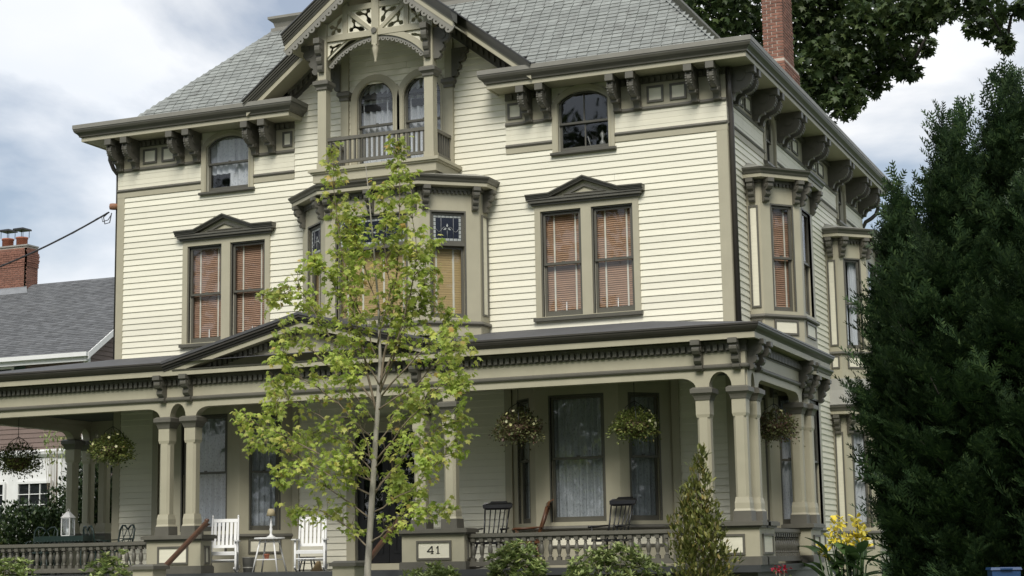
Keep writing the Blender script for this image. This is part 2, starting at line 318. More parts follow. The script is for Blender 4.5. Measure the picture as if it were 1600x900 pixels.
# ============================================================ THE SETTING
def ground():
    mb = MB(); g = []; xs = [-900, -200, -60, -30, -20, -12, -4, 3, 8, 14, 30, 80, 300, 900]; ys = [-900, -200, -60, -36, -30, -22, -14, -8, -4, 0, 8, 20, 60, 200, 900]
    def h(x, y): 
        return 0.40 if y > -14 else (0.40 + (y + 14) * 0.028 if y > -28 else 0.0)
    n = len(xs); mb.add([(x, y, h(x, y)) for y in ys for x in xs], [(j * n + i, j * n + i + 1, (j + 1) * n + i + 1, (j + 1) * n + i) for j in range(len(ys) - 1) for i in range(n - 1)])
    o = B('ground', mb, M['lawn'], fix=False); o['kind'] = 'structure'
    p = MB(); p.box(-60, 60, -29.6, -28.1, -.02, .06); o = B('pavement', p, M['concrete']); o['kind'] = 'structure'
    p = MB(); p.box(-60, 60, -45, -30.2, -.1, .012); o = B('road', p, M['asphalt']); o['kind'] = 'structure'
    p = MB(); p.box(-60, 60, -30.2, -30.05, -.1, .13); o = B('kerb', p, M['concrete']); o['kind'] = 'structure'
    p = MB(); p.box(-9.6, -6.5, -28.1, -4.7, .30, .415); o = B('front_path', p, M['concrete']); o['kind'] = 'structure'
ground()

# ============================================================ THE HOUSE
H = empty('victorian_house', (0, 0, 0), label='large cream and olive Victorian house with bracketed eaves and wraparound porch', cat='house')
XL, YB, XC = -14.29, 13.43, -7.18
EXPO = 0.1335
BOARDS = []
def wallgrid(name, mat, fr, u0, u1, z0, z1, ops, t=0.16, parent=H, n=0.0):
    mb = MB(); zs = sorted({z0, z1} | {min(max(q, z0), z1) for o in ops for q in (o[2], o[3])})
    for a, b in zip(zs, zs[1:]):
        if b - a < 1e-4: continue
        zm = (a + b) / 2; iv = [(u0, u1)]
        for o in ops:
            if o[2] < zm < o[3]:
                nv = []
                for p, q in iv:
                    if o[1] <= p or o[0] >= q: nv.append((p, q)); continue
                    if o[0] > p: nv.append((p, o[0]))
                    if o[1] < q: nv.append((o[1], q))
                iv = nv
        for p, q in iv: mb.wb(p, q, n - t, n, a, b)
    return B(name, mb, mat, parent, *fr)
def siding(wall, u0, u1, z0, z1, ops, weight=1.0, ufun=None, expo=EXPO):
    k = int(round((z1 - z0) / expo))
    for i in range(k):
        za = z0 + i * expo; zb = za + expo; iv = [ufun(za + expo * .5) if ufun else (u0, u1)]
        if iv[0][1] - iv[0][0] < .1: continue
        for o in ops:
            if o[2] < zb - .03 and o[3] > za + .03:
                nv = []
                for p, q in iv:
                    if o[1] <= p or o[0] >= q: nv.append((p, q)); continue
                    if o[0] > p + .01: nv.append((p, o[0]))
                    if o[1] < q - .01: nv.append((o[1], q))
                iv = nv
        for p, q in iv:
            if q - p < .02: continue
            parts = [(p, q)]
            if q - p > 3.2:                                           # long courses are butted from two boards
                c = p + (q - p) * (.3 + .4 * rnd.random()); parts = [(p, c - .002), (c + .002, q)]
            for a, b in parts: BOARDS.append((wall, a, b, za, (b - a) * weight))
def place_boards():
    me = MB(); me.nz([(0.0, 0.0), (0.029, 0.0), (0.031, 0.006), (0.010, EXPO + .012), (0.0, EXPO + .012)], 0, 1)
    mesh = me.mesh('clapboard', M['cream'])
    BOARDS.sort(key=lambda b: -b[4]); rest = {}
    for i, (wall, a, b, z, _) in enumerate(BOARDS):
        if i < 300:
            o = put('clapboard', mesh, wall, (a, 0, z)); o.scale = (b - a, 1, 1)
        else: rest.setdefault(wall.name, (wall, []))[1].append((a, b, z))
    rest_all = MB()
    for wall, lst in rest.values():
        mt = Matrix.Translation(wall.location) @ Matrix.Rotation(wall.rotation_euler.z, 4, 'Z')
        for a, b, z in lst:
            vs = []
            for u in (a, b):
                for n, zz in ((0.0, 0.0), (0.029, 0.0), (0.031, 0.006), (0.010, EXPO + .012), (0.0, EXPO + .012)): vs.append(mt @ Vector((u, -n, z + zz)))
            rest_all.add(vs, [(0, 1, 2, 3, 4), (9, 8, 7, 6, 5)] + [(i, (i + 1) % 5, (i + 1) % 5 + 5, i + 5) for i in range(5)])
    if rest_all.v: tag(B('clapboard', rest_all, M['cream'], H), kind='stuff')

# ---- windows -------------------------------------------------------------
def topline(u0, u1, zs, rise, n=12):                                   # points left -> right along a segmental arch
    if rise <= 0: return [(u0, zs), (u1, zs)]
    hw = (u1 - u0) / 2; R = (hw * hw + rise * rise) / (2 * rise); cx, cz = (u0 + u1) / 2, zs + rise - R
    a = math.asin(min(1, hw / R)); a = a if R - rise <= R and zs >= cz else pi - a
    return [(cx + R * sin(-a + 2 * a * i / n), cz + R * cos(-a + 2 * a * i / n)) for i in range(n + 1)]
def curtain_mesh(u0, u1, z0, z1, n, amp=.03, waves=7, gap=0.0, flare=0.0):
    mb = MB(); K = max(12, int(waves * 8)); ph = rnd.random() * 6
    rows = [z1, z1 - (z1 - z0) * .5, z0]; vs = []
    for zi, z in enumerate(rows):
        for i in range(K + 1):
            s_ = i / K; u = u0 + (u1 - u0) * s_
            vs.append((u, -(n + amp * sin(ph + s_ * waves * 2 * pi + .5 * sin(s_ * 9 + zi)) + amp * .4 * sin(s_ * waves * 5.1 + ph)), z))
    fs = [(r * (K + 1) + i, r * (K + 1) + i + 1, (r + 1) * (K + 1) + i + 1, (r + 1) * (K + 1) + i) for r in range(len(rows) - 1) for i in range(K)]
    mb.add(vs, fs, True); return mb
def window(fr, u0, u1, z0, z1, rise=0.0, cas=0.13, meet=None, cover='lace', muntin=False, sill=True, transom=None, candle=False, sashmat='dark', n=0.0, casmat='olive', bottom=.10, partial=None):
    zs = z1 - rise; tl = topline(u0, u1, zs, rise)
    if cas:
        to = topline(u0 - cas, u1 + cas, zs + (0 if rise else cas), rise + (cas if rise else 0))
        mb = MB(); mb.uz([(u0 - cas, z0)] + to + [(u1 + cas, z0), (u1, z0)] + tl[::-1] + [(u0, z0)], n + .0, n + .055)
        ti = topline(u0 - .02, u1 + .02, zs + (0 if rise else .02), rise + (.02 if rise else 0)); to2 = topline(u0 - .045, u1 + .045, zs + (0 if rise else .045), rise + (.045 if rise else 0))
        mb.uz([(u0 - .045, z0)] + to2 + [(u1 + .045, z0), (u1 + .02, z0)] + ti[::-1] + [(u0 + .0 - .02, z0)], n + .055, n + .068)
        w_ = B('window', mb, M[casmat], H, *fr)
    else:
        mb = MB(); t_ = .035; to = topline(u0 - t_, u1 + t_, zs + (0 if rise else t_), rise + (t_ if rise else 0))
        mb.uz([(u0 - t_, z0)] + to + [(u1 + t_, z0), (u1, z0)] + tl[::-1] + [(u0, z0)], n - .04, n + .012)
        w_ = B('window', mb, M[sashmat], H, *fr)
    st = .052
    def ring(za, zb, na, nb, top, brail, trail):
        mb = MB()
        if top:
            ti = topline(u0 + st, u1 - st, zs - (0 if rise else st), max(0, rise - st * .6) if rise else 0)
            mb.uz([(u0, za)] + tl + [(u1, za), (u1 - st, za)] + ti[::-1] + [(u0 + st, za)], na, nb); mb.wb(u0 + st, u1 - st, na, nb, za, za + brail)
        else:
            mb.wb(u0, u0 + st, na, nb, za, zb); mb.wb(u1 - st, u1, na, nb, za, zb); mb.wb(u0 + st, u1 - st, na, nb, za, za + brail); mb.wb(u0 + st, u1 - st, na, nb, zb - trail, zb)
        return mb
    zt = z1
    if transom:                                                        # leaded light above the sash
        tz = transom; mb = ring(tz, z1, n - .075, n - .035, True, .05, .05); sh = B('sash', mb, M[sashmat], w_)
        mb = MB(); mb.wb(u0, u1, n - .08, n + .01, tz - .06, tz); B('transom_bar', mb, M[sashmat], w_)
        a0, a1, b0, b1 = u0 + st, u1 - st, tz + .05, z1 - st
        mb = MB(); mb.wb(a0, a1, n - .062, n - .056, b0, b1); B('stained_glass', mb, M['stained'], w_)
        mb = MB(); q = .055
        for (p0, p1, r0, r1) in ((a0, a1, b0, b0 + q), (a0, a1, b1 - q, b1), (a0, a0 + q, b0 + q, b1 - q), (a1 - q, a1, b0 + q, b1 - q)):
            k = max(1, int(max(p1 - p0, r1 - r0) / .075)); hor = (p1 - p0) > (r1 - r0)
            for i in range(k):
                if hor: mb.wb(p0 + (p1 - p0) * i / k + .006, p0 + (p1 - p0) * (i + 1) / k - .006, n - .056, n - .051, r0 + .005, r1 - .005)
                else: mb.wb(p0 + .005, p1 - .005, n - .056, n - .051, r0 + (r1 - r0) * i / k + .006, r0 + (r1 - r0) * (i + 1) / k - .006)
        cx, cz = (a0 + a1) / 2, (b0 + b1) / 2
        for an in (90, 205, 335):                                      # fleur in the middle
            c, s_ = cos(radians(an)), sin(radians(an)); L_ = .095
            mb.uz([(cx + c * .015, cz + s_ * .015), (cx + c * L_ * .5 - s_ * .02, cz + s_ * L_ * .5 + c * .02), (cx + c * L_, cz + s_ * L_), (cx + c * L_ * .5 + s_ * .02, cz + s_ * L_ * .5 - c * .02)], n - .056, n - .050)
        tag(B('pale_glass', mb, M['stainpale'], w_), kind='stuff')
        mb = MB(); g = a1 - a0
        for k in range(-1, 2, 2):
            mb.tube([(cx + k * g * t, -(n - .05), cz - .03 + .05 * sin(t * 16)) for t in [i * .05 for i in range(10)]], .005, 4)
            mb.tube([(cx + k * g * .22, -(n - .05), b0 + q), (cx + k * g * .22, -(n - .05), b1 - q)], .005, 4)
        mb.tube([(cx, -(n - .05), b0 + q), (cx, -(n - .05), cz - .05)], .005, 4)
        B('lead_came', mb, M['came'], w_)
        zt = tz - .06
    if meet is None: meet = (z0 + zt) / 2
    top_sash = ring(meet - .01, zt, n - .075, n - .035, not transom, .045, .05)
    if muntin:
        top_sash.wb((u0 + u1) / 2 - .013, (u0 + u1) / 2 + .013, n - .07, n - .04, meet, zt - st)
    if transom and meet >= zt - .1:
        pass
    else: B('sash', top_sash, M[sashmat], w_)
    low = ring(z0, meet + .035, n - .118, n - .078, False, bottom, .045)
    if muntin == 2: low.wb((u0 + u1) / 2 - .013, (u0 + u1) / 2 + .013, n - .115, n - .085, z0, meet)
    low.wb((u0 + u1) / 2 - .03, (u0 + u1) / 2 + .03, n - .08, n - .05, meet + .035, meet + .06)   # sash lock
    B('sash', low, M[sashmat], w_)
    if not (transom and meet >= zt - .1):
        mb = MB(); ti = topline(u0 + .02, u1 - .02, zs if not transom else zt, max(0, rise - .02) if not transom else 0); pl = [(u0 + .02, meet)] + ti + [(u1 - .02, meet)]; mb.add([(p[0], -(n - .055), p[1]) for p in pl], [tuple(range(len(pl)))[::-1]]); B('pane', mb, M['glass'], w_, fix=False)
    mb = MB(); mb.add([(u0 + .02, .098 - n, z0 + .02), (u1 - .02, .098 - n, z0 + .02), (u1 - .02, .098 - n, meet), (u0 + .02, .098 - n, meet)], [(0, 1, 2, 3)]); B('pane', mb, M['glass'], w_, fix=False)
    if sill:
        c_ = cas or .06; mb = MB(); mb.nz([(n, z0 - .075), (n + .10, z0 - .075), (n + .115, z0 - .06), (n + .115, z0 - .02), (n - .0, z0 + .012), (n - .15, z0 + .012), (n - .15, z0 - .075)], u0 - c_ - .03, u1 + c_ + .03); B('sill', mb, M['dark'], w_)
    a, b = u0 - .05, u1 + .05; top = zt + .0
    if cover in ('lace', 'laced', 'sheer'):
        if partial == 'half':
            B('curtain', curtain_mesh(a, a + (b - a) * .55, meet - .2, top, n - .175, .03, 4), M[cover], w_); B('curtain', curtain_mesh(a + (b - a) * .42, b, z0, top, n - .20, .03, 4), M[cover], w_)
        elif partial == 'gap':
            B('curtain', curtain_mesh(a, a + (b - a) * .40, z0, top, n - .175, .03, 3), M[cover], w_); B('curtain', curtain_mesh(a + (b - a) * .52, b, z0, top, n - .175, .03, 4), M[cover], w_)
        else: B('curtain', curtain_mesh(a, b, z0 - .03, top, n - .20, .042, max(4, (b - a) * 7)), M[cover], w_)
    elif cover in ('blind', 'blind2'):
        mb = MB(); z = z0 + .02
        while z < top:
            mb.nz([(n - .158, z), (n - .154, z + .003), (n - .178, z + .044), (n - .182, z + .042)], a, b); z += .043
        tag(B('blind', mb, M[cover], w_), kind='stuff')
        for q in (.24, .80): mb = MB(); mb.wb(u0 + (u1 - u0) * q - .017, u0 + (u1 - u0) * q + .017, n - .152, n - .148, z0, top); B('blind_tape', mb, M['tape'], w_)
    elif cover == 'shade':
        mb = MB(); z = z0
        while z < top:
            mb.wb(a, b, n - .20 - (.006 if int(z * 100) % 2 else 0), n - .19, z, z + .046); z += .05
        tag(B('blind', mb, M['shade'], w_), kind='stuff')
        for q in ((.2, .72) if u1 - u0 < 1 else (.1, .32, .62, .9)): mb = MB(); mb.wb(u0 + (u1 - u0) * q - .02, u0 + (u1 - u0) * q + .02, n - .188, n - .184, z0, top); B('blind_tape', mb, M['tape'], w_)
    if candle:
        mb = MB(); mb.lathe([(.03, 0), (.03, .02), (.012, .025), (.012, .21), (.006, .215), (.014, .24), (.004, .28)], ((u0 + u1) / 2 + .03, -(n - .135), z0 + .03), 8); B('candle_lamp', mb, M['candle'], w_)
    return w_
def panel(fr, u0, u1, z0, z1, n=.0, mat='cream_flat', frame='gray', fw=.045, name='panel', parent=H):
    mb = MB(); mb.uz([(u0, z0), (u1, z0), (u1, z1), (u0, z1)], n, n + .028, [[(u0 + fw, z0 + fw), (u0 + fw, z1 - fw), (u1 - fw, z1 - fw), (u1 - fw, z0 + fw)]])
    p = B(name, mb, M[frame], parent, *fr)
    mb = MB(); mb.wb(u0 + fw, u1 - fw, n - .02, n + .008, z0 + fw, z1 - fw); B('panel_field', mb, M[mat], p); return p
# ---- brackets
def big_bracket_mesh():
    pr = [(0, 0), (.585, 0), (.585, -.155), (.50, -.165), (.535, -.22), (.535, -.29), (.50, -.37), (.43, -.44), (.33, -.475), (.275, -.48), (.275, -.515), (.235, -.52), (.19, -.56), (.165, -.61), (.155, -.67), (0, -.67)]
    mb = MB(); mb.nz(pr, -.062, .062)
    mb.nz([(.42, -.012), (.60, -.012), (.60, -.15), (.42, -.15)], -.083, .083)
    mb.nz([(.18, -.47), (.30, -.47), (.30, -.525), (.18, -.525)], -.078, .078)
    mb.nz([(0, -.62), (.10, -.62), (.12, -.67), (0, -.67)], -.085, .085)
    for s_ in (-1, 1):
        mb.nz(arc(.30, -.20, .105, 0, 330, 11), s_ * .062, s_ * .080)
        mb.nz(arc(.13, -.47, .06, 0, 315, 7), s_ * .062, s_ * .076)
        for (n_, z_) in [(.515, -.19), (.525, -.235), (.525, -.28), (.505, -.33), (.48, -.375), (.44, -.41), (.40, -.435), (.355, -.45)]:
            mb.box(s_ * .05 - .016, s_ * .05 + .016, -n_ - .028, -n_ + .0, z_ - .016, z_ + .016)
    return mb.mesh('bracket', M['gray'])
def small_bracket_mesh(d=.30, h=.52, wd=.065):
    pr = [(0, 0), (1, 0), (1, -.18), (.88, -.21), (.93, -.28), (.92, -.36), (.80, -.46), (.62, -.50), (.52, -.50), (.52, -.56), (.60, -.60), (.58, -.68), (.46, -.76), (.34, -.78), (.34, -.83), (.42, -.86), (.40, -.93), (.28, -1), (0, -1)]
    mb = MB(); mb.nz([(a * d, b * h) for a, b in pr], -wd, wd)
    mb.nz([(.55 * d, -.01 * h), (1.05 * d, -.01 * h), (1.05 * d, -.17 * h), (.55 * d, -.17 * h)], -wd * 1.22, wd * 1.22)
    for s_ in (-1, 1): mb.nz(arc(.52 * d, -.28 * h, .2 * d, 0, 315, 7), s_ * wd, s_ * (wd + .012))
    return mb.mesh('bracket', M['gray'])
BIG, SMALL, BAYBR = big_bracket_mesh(), small_bracket_mesh(.30, .54, .068), small_bracket_mesh(.25, .46, .06)
def dentils(mb, u0, u1, z0, z1, n0, n1, pitch=.115, w_=.07):
    k = int((u1 - u0) / pitch)
    for i in range(k): u = u0 + (u1 - u0 - k * pitch) / 2 + pitch * (i + .5); mb.wb(u - w_ / 2, u + w_ / 2, n0, n1, z0, z1)

FR = ((0, 0, 0), 0.0); SR = ((0, 0, 0), pi / 2)
# ---- openings (outer casings) and backing walls
A1 = (-3.52, -2.43, 9.78, 11.02); A2 = (-11.93, -10.84, 9.78, 11.02)
D1 = [(-3.92, -3.10), (-2.82, -2.00)]; D2 = [(-12.36, -11.54), (-11.26, -10.44)]
dz0, dz1 = 6.41, 8.55
ORI = (-9.24, -5.12, 6.02, 9.30)
bw = [(-8.14, -7.28), (-7.02, -6.16)]
PB = [-2.97, -11.39]                                                    # centres of the two porch bays
front_ops = [(A1[0], A1[1], A1[2], A1[3]), (A2[0], A2[1], A2[2], A2[3])] + [(a, b, dz0, dz1) for a, b in D1 + D2] + [(a, b, 9.74, 11.83) for a, b in bw] + [(-8.95, -5.4, 6.2, 9.1), (-8.25, -6.72, 1.42, 4.25)] + [(c - 1.55, c + 1.55, 1.5, 5.0) for c in PB]
fw_ = wallgrid('wall', M['cream'], FR, XL, 0, .4, 11.5, front_ops)
wallgrid('gable_wall', M['cream'], FR, XC - 2.7, XC + 2.7, 11.502, 11.9, front_ops)
mb = MB(); mb.uz([(XC - 2.7, 11.902), (XC + 2.7, 11.902), (XC, 13.98)], -.16, 0); B('gable_wall', mb, M['cream'], H)
sw = wallgrid('wall', M['cream'], SR, 0.16, YB - .16, .4, 11.45, [(2.98, 3.80, 9.84, 11.0), (10.2, 11.05, 9.84, 11.0), (1.45, 3.7, 1.6, 9.1), (8.7, 11.0, 1.6, 9.1)], n=0)
mb = MB(); mb.box(XL, XL + .16, 0.16, YB - .16, .4, 11.45); B('wall', mb, M['cream'], H)
mb = MB(); mb.box(XL, 0, YB - .16, YB, .4, 11.45); B('wall', mb, M['cream'], H)
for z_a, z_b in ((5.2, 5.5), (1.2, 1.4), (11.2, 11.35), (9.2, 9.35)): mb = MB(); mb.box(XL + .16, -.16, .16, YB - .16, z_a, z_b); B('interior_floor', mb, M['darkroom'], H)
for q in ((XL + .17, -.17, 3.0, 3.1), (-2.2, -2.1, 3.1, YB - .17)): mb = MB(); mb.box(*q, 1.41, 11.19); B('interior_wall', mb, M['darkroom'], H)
ub = [(-4.07, -1.86, 6.33, 8.82), (-12.50, -10.30, 6.33, 8.82), (ORI[0], ORI[1], 6.02, 9.22), (A1[0] - .1, A1[1] + .1, 9.72, 9.95), (A2[0] - .1, A2[1] + .1, 9.72, 9.95)]
zlo, ztop = 6.0, 9.87
siding(fw_, XL + .19, -.19, 5.74, 5.74 + EXPO * 31, ub, 1.0)
z_c = 5.74 + EXPO * 31
siding(fw_, -9.69, -4.685, z_c, z_c + EXPO * 30, [(bw[0][0] - .12, bw[1][1] + .12, 9.3, 11.45), (bw[0][0] + .0, bw[0][1] - .0, 9.3, 11.75), (bw[1][0] + .0, bw[1][1] - .0, 9.3, 11.75)], 1.3,
       ufun=lambda z: (XC - max(0, min(2.505, 2.12 + (12.5 - z) / .78 - .36)), XC + max(0, min(2.505, 2.12 + (12.5 - z) / .78 - .36))))
low_ops = [(c - 1.78, c + 1.78, 1.3, 5.2) for c in PB] + [(-8.42, -6.55, 1.3, 4.45)]
siding(fw_, XL + .19, -.19, 1.45, 1.45 + EXPO * 27, low_ops, .55)
side_ops = [(1.24, 3.91, 1.5, 9.25), (8.52, 11.18, 1.5, 9.25), (2.86, 3.92, 9.7, 11.2), (10.08, 11.17, 9.7, 11.2)]
siding(sw, .19, YB - .19, 5.74, 5.74 + EXPO * 31, side_ops, .75)
siding(sw, .19, YB - .19, .45, .45 + EXPO * 36, [(1.24, 3.91, .4, 5.5), (8.52, 11.18, .4, 5.5)], .6)
# ---- corner boards
mb = MB()
for fr, us in ((FR, [(XL, XL + .19), (-.19, .03)]), (SR, [(0, .19), (YB - .19, YB)])):
    for a, b in us:
        q = MB(); q.wb(a, b, 0, .035, .5 if fr is SR else 1.4, 9.87); B('corner_board', q, M['olive'], H, *fr)
# ---- frieze with bands
def frieze(fr, u0, u1, gaps, n=0.0):
    iv = [(u0, u1)]
    for g in gaps:
        nv = []
        for p, q in iv:
            if g[1] <= p or g[0] >= q: nv.append((p, q)); continue
            if g[0] > p: nv.append((p, g[0]))
            if g[1] < q: nv.append((g[1], q))
        iv = nv
    dn = MB()
    for p, q in iv:
        mb = MB(); mb.wb(p, q, n, n + .03, 10.50, 11.15); B('frieze', mb, M['olive'], H, *fr)
        for k in range(4):
            mb = MB(); mb.wb(p, q, n, n + .026 + (k % 2) * .003, 10.02 + k * .115, 10.02 + (k + 1) * .115 - .004); B('band_board', mb, M['cream_flat'], H, *fr)   # flat cream boards
        mb = MB(); mb.nz([(n, 10.44), (n + .05, 10.44), (n + .065, 10.47), (n + .05, 10.515), (n, 10.515)], p, q); B('band_moulding', mb, M['gray'], H, *fr)
        mb = MB(); mb.nz([(n, 9.985), (n + .055, 9.985), (n + .07, 10.01), (n + .05, 10.05), (n, 10.05)], p, q); B('band_moulding', mb, M['gray'], H, *fr)
        mb = MB(); mb.wb(p, q, n, n + .038, 9.86, 9.985); B('band_board', mb, M['olive'], H, *fr)
        dn.wb(p, q, n + .03, n + .05, 10.985, 11.14)
        dentils(dn, p + .02, q - .02, 11.0, 11.09, n + .05, n + .105, .125, .07)
    tag(B('dentil', dn, M['gray'], H, *fr), kind='stuff')
frieze(FR, -4.685, .03, [(-3.65, -2.30)]); frieze(FR, XL, -9.69, [(-12.06, -10.71)]); frieze(SR, .0, YB, [(2.86, 3.92), (10.08, 11.17)])
for a, b in ((-4.63, -4.31), (-1.60, -1.25), (-1.12, -.77), (-13.61, -13.24), (-13.11, -12.76), (-9.98, -9.74)): panel(FR, a, b, 10.585, 10.925, .03)
for a, b in ((.70, 1.23), (1.36, 1.86), (4.72, 5.25), (5.42, 5.98), (7.25, 7.85), (8.05, 8.65), (12.05, 12.6)): panel(SR, a, b, 10.585, 10.925, .03)
# ---- big brackets under the eaves
for u in (-4.14, -3.72, -2.21, -1.78, -.58, -.13, -14.19, -13.77, -12.57, -12.14, -10.64, -10.21): put('bracket', BIG, H, (u, 0, 11.14), 0)
for u in (.13, .50, 2.02, 2.44, 4.14, 4.54, 6.53, 6.97, 9.28, 9.68, 11.43, 11.86, 12.93, 13.3): put('bracket', BIG, H, (0, u, 11.14), pi / 2)
# ---- main cornice
epath = [(-4.25, .06), (-4.25, 0), (0, 0), (0, YB), (XL, YB), (XL, 0), (-10.11, 0), (-10.11, .06)]
mb = MB(); mb.sweep(epath, [(.0, 11.44), (.72, 11.405), (.755, 11.40), (.756, 11.49), (.735, 11.50), (.0, 11.47)]); B('gutter', mb, M['lip'], H)
mb = MB(); mb.sweep(epath, [(.0, 11.402), (.745, 11.402), (.742, 11.365), (.72, 11.32), (.675, 11.285), (.65, 11.255), (.645, 11.225), (.625, 11.222), (.0, 11.222)]); B('cornice', mb, M['dark'], H)
mb = MB(); mb.sweep(epath, [(.0, 11.218), (.605, 11.218), (.605, 11.125), (.57, 11.125), (.57, 11.14), (.0, 11.14)]); B('fascia', mb, M['olive'], H)
# ---- main roof and slates
k_ = 1.05; zr = 11.50; off = 2.6
mb = MB(); r0 = .05; b_ = [(XL + r0, r0), (-r0, r0), (-r0, YB - r0), (XL + r0, YB - r0)]; t_ = [(XL + off, off), (-off, off), (-off, YB - off), (XL + off, YB - off)]
mb.add([(x, y, zr - .06) for x, y in b_] + [(x, y, zr + off * k_ - .03) for x, y in t_], [(0, 1, 5, 4), (1, 2, 6, 5), (2, 3, 7, 6), (3, 0, 4, 7), (4, 5, 6, 7), (3, 2, 1, 0)])
roof = B('roof', mb, M['slatebed'], H)
def slates():
    one = MB(); sl = sqrt(1 + k_ * k_); ex = .15; L_ = .27
    # local: x across, y up the slope, z normal
    one.add([(-.5, 0, .020), (.5, 0, .020), (.5, L_, .0), (-.5, L_, .0), (-.5, 0, -.004), (.5, 0, -.004)], [(0, 1, 2, 3), (4, 5, 1, 0), (4, 0, 3), (5, 2, 1)])
    me = one.mesh('slate', M['slate'], fix=False)
    rx = math.atan(k_); rows = int(off * sl / ex); lst = []
    for face in (0, 1):
        W_ = 14.29 if face == 0 else YB
        for r in range(rows):
            s_ = r * ex; t = s_ / sl; a, b = t + .06, W_ - t - .06; wd = .23; o_ = (r % 2) * wd / 2 + rnd.uniform(-.012, .012)
            u = a - o_
            while u < b:
                p, q = max(a, u), min(b, u + wd)
                if q - p > .06:
                    um = (p + q) / 2; x = XL + um
                    if face == 0 and abs(x - XC) < (14.15 - (zr + t * k_)) / .78 - .15 and t < 2.5: u += wd; continue
                    lst.append((face, p, q, t))
                u += wd
    def key(l): 
        f, p, q, t = l; x = XL + p
        return 0 if (f == 0 and x > -5.3) else (1 if f == 0 else 2)
    lst.sort(key=lambda l: (key(l), l[3] if key(l) < 2 else 9)); rest = MB()
    for i, (f, p, q, t) in enumerate(lst):
        j = rnd.uniform(-.004, .004)
        if f == 0: R = Matrix.Translation((XL + (p + q) / 2, t + j, zr + t * k_ + .012)) @ Matrix.Rotation(rx, 4, 'X')
        else: R = Matrix.Translation((-t - j, (p + q) / 2, zr + t * k_ + .012)) @ Matrix.Rotation(pi / 2, 4, 'Z') @ Matrix.Rotation(rx, 4, 'X')
        R = R @ Matrix.Diagonal((q - p - .014, 1, 1 + rnd.random() * .5, 1))
        if i < 300:
            o = bpy.data.objects.new('slate', me); COL.objects.link(o); o.parent = roof; o.matrix_local = R
        else: rest.add([R @ Vector(v) for v in one.v], one.f)
    tag(B('slate', rest, M['slate'], roof, fix=False), kind='stuff')
    hp = MB()
    for (xa, ya, xb, yb) in ((0, 0, -off, off), (XL, 0, XL + off, off)):
        A = Vector((xa + (-.02 if xa == 0 else .02), ya + .02, zr + .03)); Bv = Vector((xb, yb, zr + off * k_ + .03)); n_ = 16
        for i in range(n_):
            p = A.lerp(Bv, i / n_); q = A.lerp(Bv, (i + 1.1) / n_); s_ = 1 if xa == 0 else -1
            hp.add([p + Vector((0, 0, .022)), q + Vector((0, 0, .016)), q + Vector((-.15 * s_, 0, -.005)), p + Vector((-.15 * s_, 0, .008)), p + Vector((0, .15, .008)), q + Vector((0, .15, -.005))], [(0, 1, 2, 3), (1, 0, 4, 5)])
    tag(B('hip_slate', hp, M['slate'], roof, fix=False), kind='stuff')
    mb = MB(); zt = zr + off * k_
    pt = [(XL + off, off), (-off, off), (-off, YB - off), (XL + off, YB - off)]
    mb.sweep(pt, [(-.3, zt), (.10, zt - .06), (.10, zt + .02), (.03, zt + .05), (.06, zt + .16), (.16, zt + .24), (.16, zt + .30), (-.3, zt + .30)], True); mb.xy(pt, zt + .2, zt + .29); B('roof_deck', mb, M['lip'], H)
slates()
# ============================================================ CENTRE GABLE
G = .78
def T(d, top=12.5 + .78 * 2.12): return top - G * d                     # height of the rake's outer line at distance d from the centre
def rake(y0, dlow, dtop, steps, name, mat, yback=None):                  # bands following both rakes: steps = (drop0, drop1, y_out, y_in)
    for s_ in (-1, 1):
        mb = MB()
        for d0, d1, yo, yi in steps:
            P = [(XC + s_ * dtop, T(dtop) - d0), (XC + s_ * dlow, T(dlow) - d0), (XC + s_ * (dlow - .0), T(dlow) - d1), (XC + s_ * dtop, T(dtop) - d1)]
            mb.plate(P, [], lambda p, t: (p[0], t, p[1]), y0 + yo, y0 + yi)
        B(name, mb, M[mat], H)
CROWN = [(0.0, .035, -.0, .3), (.035, .075, .012, .3), (.075, .12, .035, .3), (.12, .165, .065, .3), (.165, .20, .09, .3), (.20, .225, .10, .3)]
for y0, dl, dt, deep in ((-.80, 3.36, 1.5, .5), (-1.55, 1.97, 0.0, .7)):
    rake(y0, dl, dt, CROWN, 'rake_cornice', 'dark')
    rake(y0, dl - .02, dt, [(.225, .35, .125, .2)], 'fascia', 'olive')
    rake(y0, dl - .03, dt, [(.30, .335, .2, 1.54 if y0 < -1 else deep + .13)], 'soffit', 'olive')
# dentil band under the wall rake
mb = MB()
for s_ in (-1, 1):
    for d0, d1, yo, yi in ((.36, .50, .70, .80), (.50, .60, .765, .80)):
        mb.plate([(XC + s_ * .3, T(.3) - d0), (XC + s_ * 3.05, T(3.05) - d0), (XC + s_ * 3.05, T(3.05) - d1), (XC + s_ * .3, T(.3) - d1)], [], lambda p, t: (p[0], t, p[1]), -.80 + yo, -.80 + yi)
    d = .5
    while d < 3.0:
        mb.plate([(XC + s_ * d, T(d) - .40), (XC + s_ * (d + .06), T(d + .06) - .40), (XC + s_ * (d + .06), T(d + .06) - .52), (XC + s_ * d, T(d) - .52)], [], lambda p, t: (p[0], t, p[1]), -.16, -.10); d += .125
tag(B('dentil', mb, M['gray'], H), kind='stuff')
